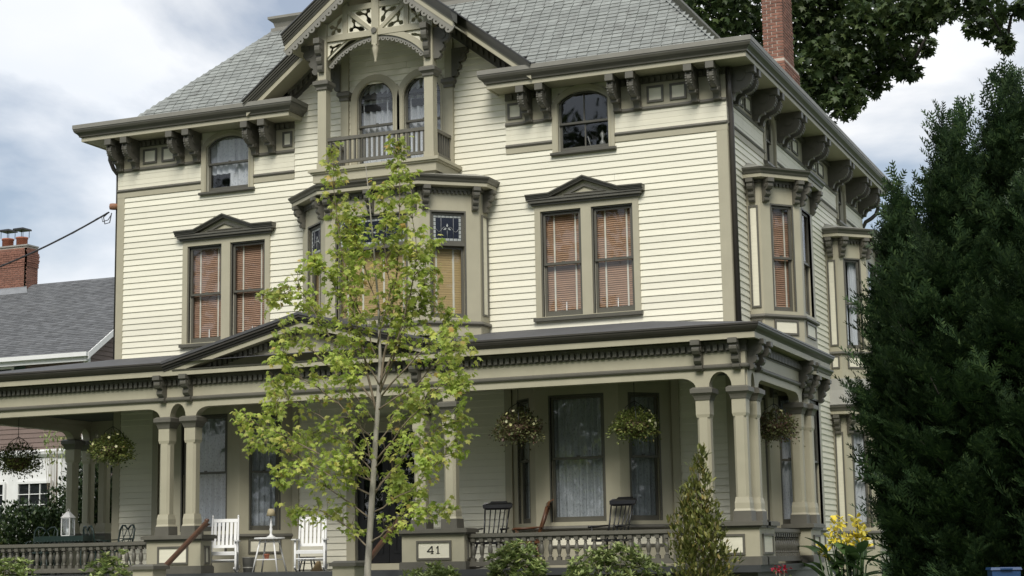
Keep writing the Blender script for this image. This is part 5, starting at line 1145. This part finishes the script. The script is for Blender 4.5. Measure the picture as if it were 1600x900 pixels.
# ============================================================ HANGING BASKETS
def basket(p, rad, ztop, mat, nf, fmat, seed, label, drop=.8, fl_side=None):
    r = npr(seed); t = empty('hanging_basket', p, label=label, cat='hanging basket', group='flower baskets hanging from the porch'); mb = MB()
    mb.tube([(0, 0, ztop), (0, 0, rad * .95)], .007, 5)
    for k in range(4): a = k * pi / 2 + .4; mb.tube([(0, 0, rad * .95), (cos(a) * rad * .35, sin(a) * rad * .35, rad * .72), (cos(a) * rad * .68, sin(a) * rad * .68, rad * .2), (cos(a) * rad * .6, sin(a) * rad * .6, -.05)], .007, 5)
    mb.lathe([(.012, 0), (.022, .02), (.012, .05)], (0, 0, ztop - .03), 6); B('hanger', mb, M['cable'], t)
    mb = MB(); mb.lathe([(rad * .2, -rad * .52), (rad * .42, -rad * .42), (rad * .55, -rad * .2), (rad * .58, -.02), (rad * .5, .0)], (0, 0, 0), 12); B('basket', mb, M['coco'], t)
    n = 2600; P = blob(r, n, (0, 0, .0), (rad * 1.02, rad, rad * .66), .4); q_ = r.rand(n) < .12; P[q_] *= r.uniform(1.0, 1.22, (q_.sum(), 1)); P[q_, 2] -= r.uniform(0, .12, q_.sum()); P[:, 2] -= .10 * (np.hypot(P[:, 0], P[:, 1]) / rad) ** 2
    tag(scatter('foliage', *LEAFS, P, rotmats(outward(P, (0, 0, -.1), .1, .7, r), r.uniform(-1, 1, n)), r.uniform(.038, .078, n), M[mat], t), kind='stuff')
    ptm = [(0, 0, .0)] + [(cos(k * 2 * pi / 10) * (1 if k % 2 else .7), sin(k * 2 * pi / 10) * (1 if k % 2 else .7), .18) for k in range(10)]; ptf = [(0, 1 + k, 1 + (k + 1) % 10) for k in range(10)]
    for i in range(nf):
        d = r.normal(0, 1, 3); d[1] = -abs(d[1]); d[2] -= (.3 if fl_side is not None else 0)
        if fl_side is not None: d[0] += fl_side
        d /= np.linalg.norm(d); q = d * [rad, rad, rad * .68] * 1.02; dd = d + r.normal(0, .2, 3)
        zq = Vector(dd.tolist()).to_track_quat('Z', 'Y').to_matrix()
        me = bpy.data.meshes.new('flower'); me.from_pydata([(zq @ Vector(v)) * .033 for v in ptm], [], ptf); me.materials.append(M[fmat]); put('flower', me, t, q.tolist())
def bk(px, py, y, **k): p = at(px, py, y); basket((p.x, p.y, p.z), ztop=5.0 - p.z, **k)
bk(810, 664, -1.9, rad=.45, mat='basketd', nf=9, fmat='pale', seed=51, label='faded hanging basket with a few white flowers left of the wide porch window')
bk(992, 660, -1.9, rad=.42, mat='basket', nf=9, fmat='pale', seed=52, label='bright green hanging basket in front of the right porch window')
bk(176, 698, -1.9, rad=.45, mat='basket', nf=22, fmat='pale', seed=53, label='green hanging basket with many trailing pale yellow flowers left of the steps', fl_side=.35)
bk(28, 716, -1.2, rad=.50, mat='basket', nf=3, fmat='pale', seed=54, label='large green hanging basket at the left edge of the picture')
bk(1210, 663, .35, rad=.42, mat='basketd', nf=4, fmat='pale', seed=55, label='dark hanging basket in the side opening of the porch')

# ============================================================ PORCH FURNITURE
FZ = 1.42
def white_rocker(x, y, rot, label):
    t = empty('rocking_chair', (x, y, FZ), rot, label, 'rocking chair', 'white rocking chairs by the steps'); m_ = M['white']
    mb = MB()
    for k in range(7): mb.box(-.26, .26, -.25 + k * .072, -.25 + k * .072 + .058, .40 + k * -.004, .422 + k * -.004)
    mb.box(-.28, -.25, -.27, .25, .36, .41); mb.box(.25, .28, -.27, .25, .36, .41); mb.box(-.27, .27, -.275, -.25, .35, .41); B('seat', mb, m_, t)
    bl = lambda z: .22 + (z - .38) * .22                                    # the back leans away
    mb = MB(); 
    for a, b, h in ((-.245, .245, (.50, .56)), (-.245, .245, (1.02, 1.09))):
        mb = MB(); mb.add([(x_, bl(z) + o, z) for o in (0, .028) for x_, z in ((a, h[0]), (b, h[0]), (b, h[1]), (a, h[1]))], [(0, 1, 2, 3), (7, 6, 5, 4), (0, 4, 5, 1), (1, 5, 6, 2), (2, 6, 7, 3), (3, 7, 4, 0)])
        bk_ = B('backrest' if h[0] < .6 else 'top_rail', mb, m_, t)
    for k in range(6):
        u = -.205 + k * .082; mb = MB(); mb.add([(x_, bl(z) + o, z) for o in (.006, .02) for x_, z in ((u - .027, .55), (u + .027, .55), (u + .027, 1.03), (u - .027, 1.03))], [(0, 1, 2, 3), (7, 6, 5, 4), (0, 4, 5, 1), (1, 5, 6, 2), (2, 6, 7, 3), (3, 7, 4, 0)]); B('slat', mb, m_, bk_)
    for s_ in (-1, 1):
        mb = MB(); mb.tube([(s_ * .27, .22, .04), (s_ * .27, .22, .38), (s_ * .265, bl(.8), .8), (s_ * .26, bl(1.12), 1.12)], [.022, .024, .024, .018], 7); mb.lathe([(.012, 0), (.024, .02), (.02, .045), (.006, .06)], (s_ * .26, bl(1.12), 1.11), 7); B('leg', mb, m_, t)
        mb = MB(); mb.tube([(s_ * .29, -.25, .04), (s_ * .29, -.25, .2), (s_ * .29, -.25, .62)], [.022, .026, .022], 7); B('leg', mb, m_, t)
        mb = MB(); mb.xy([(s_ * .25, .25), (s_ * .33, .25), (s_ * .34, -.2), (s_ * .37, -.27), (s_ * .33, -.33), (s_ * .27, -.32), (s_ * .25, -.25)][::s_], .62, .645); B('arm', mb, m_, t)
        mb = MB(); pts = [(s_ * .28, -.42 + .9 * k / 12, .012 + .10 * ((k - 5.4) / 6) ** 2) for k in range(13)]; mb.tube(pts, .018, 6); B('rocker', mb, m_, t)
    mb = MB(); mb.tube([(-.29, -.25, .25), (.29, -.25, .25)], .016, 6); mb.tube([(-.27, .2, .22), (.27, .2, .22)], .014, 6); B('stretcher', mb, m_, t)
p = at(348, 892, -1.75); white_rocker(p.x, -1.75, .42, 'white slatted rocking chair beside the left column pair')
p = at(486, 890, -1.45); white_rocker(p.x, -1.45, .40, 'white slatted rocking chair partly behind the young maple')
def windsor(x, y, rot, label, mat, crest_w=.54):
    t = empty('rocking_chair', (x, y, FZ), rot, label, 'rocking chair', 'dark rocking chairs behind the right railing'); t.scale = (1.1, 1.1, 1.13); m_ = M[mat]
    mb = MB(); mb.xy([(-.24, .22), (.24, .22), (.27, -.05), (.22, -.24), (0, -.27), (-.22, -.24), (-.27, -.05)], .41, .45); B('seat', mb, m_, t)
    bl = lambda z: .19 + (z - .43) * .30
    mb = MB(); w_ = crest_w / 2; crest = [(-w_, 1.03), (-w_ + .06, 1.0), (w_ - .06, 1.0), (w_, 1.03), (w_ + .01, 1.09), (w_ - .04, 1.125), (w_ - .1, 1.12), (w_ - .13, 1.15), (-w_ + .13, 1.15), (-w_ + .1, 1.12), (-w_ + .04, 1.125), (-w_ - .01, 1.09)]
    mb.plate(crest, [], lambda q, o: (q[0], bl(q[1]) + o - .07 * (1 - (q[0] / w_) ** 2) * -1, q[1]), 0, .03); B('crest', mb, m_, t)
    for k in range(6):
        f = (k - 2.5) / 2.5; mb = MB(); mb.tube([(f * .20, .19, .44), (f * .21, bl(.75) + .04 * (1 - f * f), .75), (f * (w_ - .04), bl(1.03) + .06 * (1 - f * f), 1.03)], [.013, .012, .011] if abs(f) < 1 else [.017, .016, .014], 6); B('spindle', mb, m_, t)
    for s_ in (-1, 1):
        mb = MB(); mb.tube([(s_ * .24, bl(.68), .68), (s_ * .29, 0, .66), (s_ * .28, -.22, .655)], [.015, .017, .022], 6); mb.tube([(s_ * .27, -.16, .66), (s_ * .24, -.15, .44)], .012, 6); B('arm', mb, m_, t)
        for y0, y1 in ((-.18, -.24), (.16, .22)): mb = MB(); mb.tube([(s_ * .18, y0, .42), (s_ * .25, y1, .05)], [.018, .016], 6); B('leg', mb, m_, t)
        mb = MB(); mb.tube([(s_ * .25, -.40 + 1.0 * k / 12, .018 + .11 * ((k - 5) / 6.5) ** 2) for k in range(13)], .017, 6); B('rocker', mb, m_, t)
p = at(766, 830, -1.35); windsor(p.x, -1.35, .05, 'black spindle-back rocking chair leftmost behind the right railing', 'black')
p = at(824, 830, -1.25); windsor(p.x - .03, -1.25, -1.12, 'brown wooden rocking chair turned sideways behind the right railing', 'wood', .4)
p = at(953, 830, -1.55); windsor(p.x, -1.55, -.30, 'black spindle-back rocking chair before the right porch window', 'black')
# table with lamp, pail, stool
tp = at(421, 888, -1.3); t = empty('side_table', (tp.x, -1.3, FZ), .15, 'round-topped white side table between the two white rockers', 'table')
mb = MB(); mb.lathe([(.30, .66), (.315, .665), (.315, .69), (.30, .695)], (0, 0, 0), 20, False); B('tabletop', mb, M['white'], t); mb = MB(); mb.box(-.2, .2, -.2, .2, .24, .262); mb.box(-.22, .22, -.012, .012, .59, .62); mb.box(-.012, .012, -.22, .22, .59, .62); B('shelf', mb, M['white'], t)
for sx in (-1, 1):
    for sy in (-1, 1): mb = MB(); mb.tube([(sx * .14, sy * .14, .66), (sx * .27, sy * .25, 0)], [.020, .017], 6); B('leg', mb, M['white'], t)
t = empty('table_lamp', (tp.x + .05, -1.33, FZ + .695), 0, 'small candlestick lamp with parchment shade on the white side table', 'lamp')
mb = MB(); mb.lathe([(.085, 0), (.09, .015), (.05, .03), (.025, .06), (.02, .10), (.035, .16), (.022, .2), (.03, .24), (.016, .29), (.016, .38), (.03, .39), (.012, .42)], (0, 0, 0), 12); B('lamp_base', mb, M['white'], t)
mb = MB(); mb.lathe([(.10, .43), (.062, .575), (.058, .575), (.096, .43)], (0, 0, 0), 16); B('lamp_shade', mb, M['parch'], t)
t = empty('flower_pot', (tp.x - .03, -1.36, FZ + .262), 0, 'tiny terracotta pot on the lower shelf of the white side table', 'pot'); mb = MB(); mb.lathe([(.04, 0), (.055, .08), (.062, .08), (.062, .10), (.05, .10), (.045, .07)], (0, 0, 0), 12); B('pot', mb, M['clay'], t)
p = at(389, 892, -1.55); t = empty('metal_pail', (p.x, -1.55, FZ), 0, 'dull metal pail on the porch floor beside the white side table', 'pail'); mb = MB(); mb.lathe([(.115, 0), (.135, .29), (.142, .295), (.142, .305), (.128, .30), (.11, .02)], (0, 0, 0), 18); B('pail', mb, M['steel'], t); mb = MB(); mb.lathe([(.126, .08), (.13, .085), (.13, .1), (.127, .105)], (0, 0, 0), 18); mb.tube([(-.14, 0, .29), (-.15, .03, .2), (-.1, .1, .13), (0, .14, .11), (.1, .1, .13), (.15, .03, .2), (.14, 0, .29)], .005, 5); B('handle', mb, M['steel'], t)
p = at(481, 890, -.75); t = empty('footstool', (p.x, -.75, FZ), .2, 'low black footstool behind the second white rocking chair', 'stool'); mb = MB(); mb.lathe([(.15, .24), (.165, .25), (.165, .27), (.15, .285)], (0, 0, 0), 16, False); B('seat', mb, M['black'], t)
for sx in (-1, 1):
    for sy in (-1, 1): mb = MB(); mb.tube([(sx * .09, sy * .09, .25), (sx * .14, sy * .13, 0)], [.016, .013], 6); B('leg', mb, M['black'], t)
p = at(495, 890, -.95); t = empty('wooden_wedge', (p.x, -.95, FZ), .1, 'small pale wooden wedge block beside the black footstool', 'wooden block'); mb = MB(); mb.plate([(-.10, 0), (.10, 0), (.06, .2), (.02, .2)], [], lambda q, o: (q[0], o, q[1]), -.05, .05); mb.frus(0, 0, 0, .02, .11, .07, .11, .07); B('block', mb, M['palewood'], t)
# iron set and lantern in the left wing
def iron_chair(x, y, rot, label):
    t = empty('iron_chair', (x, y, FZ), rot, label, 'garden chair', 'green iron chairs in the left wing'); t.scale = (1.15, 1.1, 1.08); mb = MB()
    mb.lathe([(.20, .43), (.215, .435), (.215, .455), (.2, .46)], (0, 0, 0), 14, False); B('seat', mb, M['iron'], t)
    mb = MB()
    for s_ in (-1, 1): mb.tube([(s_ * .19, .16, .45), (s_ * .235, .22, .7), (s_ * .23, .25, .88), (s_ * .17, .26, .965), (s_ * .09, .26, .955), (s_ * .015, .26, .89)], .018, 6); mb.tube([(s_ * .05, .17, .46), (s_ * .13, .23, .66), (s_ * .05, .25, .82), (s_ * .015, .26, .89)], .009, 5); mb.tube([(s_ * .11, .17, .46), (s_ * .05, .22, .62), (s_ * .15, .25, .8), (s_ * .17, .26, .95)], .008, 5)
    mb.tube([(-.235, .22, .7), (.235, .22, .7)], .009, 5); B('backrest', mb, M['iron'], t)
    for s_ in (-1, 1):
        for y0 in (-.14, .15): mb = MB(); mb.tube([(s_ * .15, y0, .44), (s_ * .2, y0 * 1.25, .2), (s_ * .21, y0 * 1.5, 0)], .012, 6); B('leg', mb, M['iron'], t)
        mb = MB(); mb.tube([(s_ * .235, .22, .68), (s_ * .26, 0, .67), (s_ * .25, -.12, .64), (s_ * .19, -.14, .45)], .011, 6); B('arm', mb, M['iron'], t)
p = at(64, 850, -.9); iron_chair(p.x, -.9, .25, 'green wrought iron chair left of the patio table')
p = at(156, 850, -.4); iron_chair(p.x, -.4, 2.6, 'green wrought iron chair behind the right end of the patio table'); p = at(182, 850, -.9); iron_chair(p.x, -.9, -.35, 'green wrought iron chair nearest the house wall')
p = at(108, 850, -.7); t = empty('patio_table', (p.x, -.7, FZ), 0, 'green wrought iron table between the iron chairs', 'table'); t.scale = (1, 1, 1.12); mb = MB(); mb.box(-.62, .62, -.35, .35, .72, .735); mb.box(-.64, .64, -.37, -.345, .64, .745); mb.box(-.64, .64, .345, .37, .64, .745); mb.box(-.64, -.615, -.345, .345, .64, .745); mb.box(.615, .64, -.345, .345, .64, .745)
for k in range(14): mb.tube([(-.6 + k * .09, -.372, .60), (-.56 + k * .09, -.372, .63), (-.555 + k * .09, -.372, .66)], .008, 4)
B('tabletop', mb, M['iron'], t)
for sx in (-1, 1):
    for sy in (-1, 1): mb = MB(); mb.tube([(sx * .55, sy * .3, .7), (sx * .5, sy * .26, .3), (sx * .58, sy * .32, 0)], .016, 6); B('leg', mb, M['iron'], t)
p = at(106, 838, -.7); t = empty('lantern', (p.x, -.7, FZ + .836), .1, 'white square lantern with a candle on the iron table', 'lantern'); mb = MB()
mb.box(-.105, .105, -.105, .105, 0, .02); mb.box(-.105, .105, -.105, .105, .38, .40); mb.frus(0, 0, .40, .50, .12, .12, .05, .05); mb.frus(0, 0, .50, .53, .05, .05, .03, .03); mb.tube([(.0 + .03 * cos(k * pi / 4), 0, .56 + .03 * sin(k * pi / 4)) for k in range(9)], .006, 5)
for sx in (-1, 1):
    for sy in (-1, 1): mb.box(sx * .1 - .01, sx * .1 + .01, sy * .1 - .01, sy * .1 + .01, .025, .38)
B('lantern_frame', mb, M['white'], t)
for k in range(4): mb = MB(); mb.box(-.09, .09, -.102, -.098, .025, .38); B('pane', mb, M['glass'], t, (0, 0, 0), k * pi / 2)
mb = MB(); mb.lathe([(.035, .025), (.035, .16), (.005, .165), (.003, .185)], (0, 0, 0), 10); B('candle', mb, M['candle'], t)
p = at(1569, 903, -7.5); t = empty('recycling_bin', (p.x, -7.5, .4), .3, 'blue plastic bin under the yews at the lower right', 'bin'); mb = MB(); mb.frus(0, 0, 0, .93, .16, .16, .19, .19); B('bin_body', mb, M['bluebin'], t); mb = MB(); mb.frus(0, 0, .935, .97, .21, .21, .20, .20); mb.box(-.08, .08, -.23, -.2, .94, .96); B('lid', mb, M['bluebin'], t)

# ============================================================ OVERHEAD WIRE
t = empty('utility_wire', (XL - .08, -.02, 9.6), 0, 'black service wire running left from a rusty insulator on the house corner', 'cable')
mb = MB(); A = Vector((-.12, -.06, -.05)); E = at(-900, 470, -14) - Vector((XL - .08, -.02, 9.6)); pts = [A.lerp(E, f) + Vector((0, 0, -1.3 * 4 * f * (1 - f))) for f in [i / 40 for i in range(41)]]
mb.tube(pts, .020, 6); tw = [p_ + Vector((.016 * cos(i * 1.9), .0, .016 * sin(i * 1.9))) for i, p_ in enumerate(pts)]; mb.tube(tw, .012, 5)
mb.tube([A, A + Vector((-.14, 0, -.10)), A + Vector((-.10, 0, -.26)), A + Vector((.03, 0, -.24)), A + Vector((.08, 0, -.02))], .012, 5); mb.tube([A + Vector((.0, .01, 0)), A + Vector((-.2, .01, -.08)), A + Vector((-.17, .01, -.2)), A + Vector((-.02, .01, -.17)), A + Vector((.06, .01, -.06))], .010, 5); B('cable', mb, M['cable'], t)
mb = MB(); mb.lathe([(.03, -.07), (.09, -.06), (.10, 0), (.09, .06), (.03, .07)], (-.02, -.02, .08), 12); mb.tube([(-.02, -.02, .08), (.1, .0, .08)], .015, 5); B('insulator', mb, M['rust'], t)

# ============================================================ THE NEIGHBOUR'S HOUSE
NY = 12.0; q = at(137, 556, NY); NX, NZ = q.x, q.z + .19; rg = at(182, 437, NY + 4.6); NR = rg.z
NH = empty('neighbour_house', (0, 0, 0), 0, 'brown clapboard house with grey shingle roof beyond the left porch', 'house')
nx0 = NX - 14
mb = MB(); mb.box(nx0, NX, NY, NY + .2, .3, NZ); mb.plate([(NY + .2, .3), (NY + 9.0, .3), (NY + 9.0, NZ), (NY + 4.6, NR - .12), (NY + .2, NZ)], [], lambda p_, t_: (t_, p_[0], p_[1]), NX - .2, NX); B('wall', mb, M['nb'], NH)
mb = MB(); e = .15; z = .5
while z < NR - .3:
    if z < NZ - .2: mb.add([(nx0, NY - .03, z), (NX, NY - .03, z), (NX, NY - .006, z + e + .01), (nx0, NY - .006, z + e + .01), (nx0, NY, z), (NX, NY, z)], [(0, 1, 2, 3), (4, 5, 1, 0)])
    y1 = NY + 9 if z < NZ else NY + 9 - (z - NZ) / (NR - NZ) * 4.4; y0 = NY if z < NZ else NY + (z + e - NZ) / (NR - NZ) * 4.6 + .1
    mb.add([(NX + .03, y0, z), (NX + .03, y1, z), (NX + .006, y1, z + e + .01), (NX + .006, y0, z + e + .01), (NX, y0, z), (NX, y1, z)], [(0, 1, 2, 3), (4, 5, 1, 0)]); z += e
tag(B('clapboard', mb, M['nb'], NH, fix=False), kind='stuff')
mb = MB(); sl_ = (NR - NZ) / 4.6; a0 = NY - .35
mb.plate([(a0, NZ - .35 * sl_ + .1), (NY + 4.6, NR + .1), (NY + 9.5, NZ - .2), (NY + 4.6, NR - .12)], [], lambda p_, t_: (t_, p_[0], p_[1]), nx0 - .3, NX + .28); rf = B('roof', mb, M['slatebed'], NH)
LL = sqrt((NY + 4.6 - a0) ** 2 + (NR - NZ + .35 * sl_) ** 2); ex = .135; ang = math.atan(sl_); rows = int(LL / ex); pos = []; scl = []
sv = [(-.5, 0, .016), (.5, 0, .016), (.5, .2, 0), (-.5, .2, 0), (-.5, 0, 0), (.5, 0, 0)]; sf = [(0, 1, 2, 3), (4, 5, 1, 0), (4, 0, 3), (5, 2, 1)]; mb = MB()
for r_i in range(rows):
    u = nx0 - .3 - (r_i % 2) * .15
    while u < NX + .26:
        wdt = .30; p_, q_ = max(u, NX - 9.5), min(u + wdt, NX + .28)
        if q_ - p_ > .04:
            s_ = r_i * ex; R = Matrix.Translation(((p_ + q_) / 2, a0 + s_ * cos(ang), NZ - .35 * sl_ + .115 + s_ * sin(ang) + rnd.random() * .006)) @ Matrix.Rotation(ang, 4, 'X') @ Matrix.Diagonal((q_ - p_ - .006, 1, 1, 1)); mb.add([R @ Vector(v) for v in sv], sf)
        u += wdt
tag(B('shingle', mb, M['shingle'], rf, fix=False), kind='stuff')
mb = MB(); ez = NZ - .35 * sl_; mb.box(nx0, NX + .30, a0 - .14, a0 - .02, ez - .02, ez + .11); mb.box(nx0, NX + .1, a0 + .0, NY - .01, ez - .12, ez - .04); mb.box(nx0, NX + .22, a0 - .02, a0 + .02, ez - .16, ez - .021); B('gutter', mb, M['white'], NH)
mb = MB(); mb.plate([(a0 - .02, ez + .10), (NY + 4.6, NR + .13), (NY + 4.6, NR - .10), (a0 - .02, ez - .10)], [], lambda p_, t_: (t_, p_[0], p_[1]), NX + .26, NX + .31); mb.box(NX - .12, NX + .04, NY - .05, NY + .1, .4, NZ - .1); B('rake_board', mb, M['white'], NH)
def nwin(x0, x1, z0, z1, y, cols, rows):
    mb = MB(); f = .07; mb.uz([(x0, z0), (x1, z0), (x1, z1), (x0, z1)], -y, -y + .06, [[(x0 + f, z0 + f), (x0 + f, z1 - f), (x1 - f, z1 - f), (x1 - f, z0 + f)]])
    for i in range(1, cols): x = x0 + f + (x1 - x0 - 2 * f) * i / cols; mb.wb(x - .012, x + .012, -y + .01, -y + .04, z0 + f, z1 - f)
    for i in range(1, rows): z_ = z0 + f + (z1 - z0 - 2 * f) * i / rows; mb.wb(x0 + f, x1 - f, -y + .012, -y + .038, z_ - .012, z_ + .012)
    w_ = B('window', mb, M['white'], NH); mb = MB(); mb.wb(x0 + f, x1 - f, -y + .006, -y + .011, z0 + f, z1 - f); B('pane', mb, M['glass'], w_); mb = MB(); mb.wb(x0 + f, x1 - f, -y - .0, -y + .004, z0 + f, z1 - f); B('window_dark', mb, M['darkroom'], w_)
p0, p1 = at(-25, 575, NY), at(24, 573, NY); nwin(p0.x, p1.x, p1.z - 1.5, p1.z, NY - .03, 2, 4)
for xx in (p1.x + .02, p0.x - .42):
    mb = MB(); mb.wb(xx, xx + .40, -NY + .03, -NY + .07, p1.z - 1.5, p1.z - .02); s_ = B('shutter', mb, M['green'], NH); mb = MB()
    for k in range(22): mb.wb(xx + .05, xx + .35, -NY + .07, -NY + .08, p1.z - 1.44 + k * .063, p1.z - 1.40 + k * .063)
    tag(B('louvre', mb, M['green'], s_), kind='stuff')
b0, b1 = at(-70, 740, NY - 1), at(92, 740, NY - 1); bt = at(40, 706, NY - 1).z; xm0, xm1 = b0.x, b1.x
mb = MB(); mb.xy([(xm0 - .6, NY), (xm0, NY - .9), (xm1, NY - .9), (xm1 + .6, NY)], 2.2, bt - .18); B('bay_wall', mb, M['white'], NH)
mb = MB(); mb.sweep([(xm0 - .6, NY), (xm0, NY - .9), (xm1, NY - .9), (xm1 + .6, NY)], [(-.1, bt), (.14, bt - .02), (.12, bt - .10), (.04, bt - .18), (-.1, bt - .18)]); mb.xy([(xm0 - .6, NY), (xm0, NY - .9), (xm1, NY - .9), (xm1 + .6, NY)], bt, bt + .06); B('bay_cornice', mb, M['white'], NH)
w0, w1 = at(28, 765, NY - .9), at(84, 765, NY - .9); zt_ = at(55, 752, NY - .9).z; nwin(w0.x, w1.x, zt_ - 1.1, zt_, NY - .93, 3, 3); w0, w1 = at(-50, 765, NY - .9), at(10, 765, NY - .9); nwin(w0.x, w1.x, zt_ - 1.1, zt_, NY - .93, 3, 3)
cy = NY + 4.2; c0, c1 = at(-24, 400, cy), at(42, 400, cy); zc0, zc1 = at(57, 455, cy).z - .8, at(57, 382, cy).z
def nb_chimney():
    core = MB(); core.box(c0.x + .015, c1.x - .015, cy + .015, cy + .62, zc0, zc1); ch = B('chimney', core, M['mortar'], NH); mb = MB(); bl, bh, mj = .215, .062, .013; z = zc0; r_i = 0; n = int((zc1 - zc0) / (bh + mj))
    for r_i in range(n):
        o = max(0, 3 - (n - 1 - r_i)) * .0 + (.04 if n - 7 <= r_i < n - 2 else (.02 if n - 9 <= r_i < n - 7 else 0))
        for ax in (0, 1):
            L0, L1 = (c0.x - o, c1.x + o) if ax == 0 else (cy - o, cy + .62 + o); u = L0 - (bl / 2 if (r_i + ax) % 2 else 0)
            while u < L1:
                p_, q_ = max(u, L0), min(u + bl, L1)
                if q_ - p_ > .03:
                    if ax == 0: mb.box(p_, q_, cy - o, cy + .1, z, z + bh)
                    else: mb.box(c1.x + o - .1, c1.x + o + .001, p_, q_, z, z + bh)
                u += bl + mj
        z += bh + mj
    tag(B('brick', mb, M['brick'], ch), kind='stuff')
    mb = MB(); mb.box(c0.x - .03, c1.x + .03, cy - .03, cy + .623, zc1, zc1 + .05); B('chimney_cap', mb, M['concrete'], ch)
    for px in (12, 34):
        p_ = at(px, 390, cy + .3); mb = MB(); mb.lathe([(.2, 0), (.2, .26), (.22, .27), (.22, .32), (.17, .32)], (p_.x, cy + .3, zc1 + .05), 14); B('chimney_pot', mb, M['clay'], ch)
        mb = MB(); mb.frus(p_.x, cy + .3, zc1 + .62, zc1 + .68, .24, .24, .22, .22); mb.frus(p_.x, cy + .3, zc1 + .68, zc1 + .73, .22, .22, .05, .05)
        for sx in (-1, 1):
            for sy in (-1, 1): mb.box(p_.x + sx * .17 - .008, p_.x + sx * .17 + .008, cy + .3 + sy * .17 - .008, cy + .3 + sy * .17 + .008, zc1 + .37, zc1 + .62)
        B('chimney_cowl', mb, M['black'], ch)
    mb = MB(); mb.add([(c0.x - .1, cy - .03, zc0 + .95), (c1.x + .05, cy - .03, zc0 + .95), (c1.x + .35, cy - .35, zc0 + .62), (c0.x - .5, cy - .35, zc0 + .62), (c0.x - .1, cy - .02, zc0 + 1.0), (c1.x + .05, cy - .02, zc0 + 1.0)], [(0, 1, 2, 3), (0, 4, 5, 1)]); B('flashing', mb, M['lead'], ch, fix=False)
nb_chimney()
# ============================================================ UNSEEN TREES (added to block low sky from the porch; reflected in windows)
def add_unseen_trees():
    r = npr(200); V = []
    for x, y, h, rad in ((-50, -46, 25, 7), (-38, -48, 26, 7.5), (-26, -46, 24, 7), (-14, -48, 27, 8), (-2, -46, 23, 7), (10, -48, 26, 7.5), (22, -46, 25, 7), (34, -48, 24, 7), (-62, -42, 25, 7), (46, -42, 24, 7), (-52, -26, 20, 7), (-50, -12, 18, 6), (36, -26, 20, 7), (38, -12, 19, 7), (40, 2, 18, 7)):
        V += [blob(r, 750, (x + r.normal(0, rad * .45), y + r.normal(0, rad * .4), h * r.uniform(.22, .85)), (rad * .6, rad * .5, h * .16), .3) for _ in range(11)]
    P = np.concatenate(V); P = P[(P[:, 1] < -37) | (P[:, 0] < -40) | (P[:, 0] > 26)]; n = len(P)
    o = scatter('sky_blocking_trees', *LEAFS, P, rotmats(r.normal(0, 1, (n, 3)), r.uniform(-2, 2, n)), r.uniform(.45, .8, n), M['mapleg'])
    tag(o, 'unseen tall trees across the road and either side, added to keep low sky light off the porch', 'trees', kind='stuff')
add_unseen_trees()
for ob in list(COL.objects):
    if ob.type == 'MESH' and ob.parent is None and not ob.get('kind') and not ob.get('label'): print('LOOSE', ob.name)
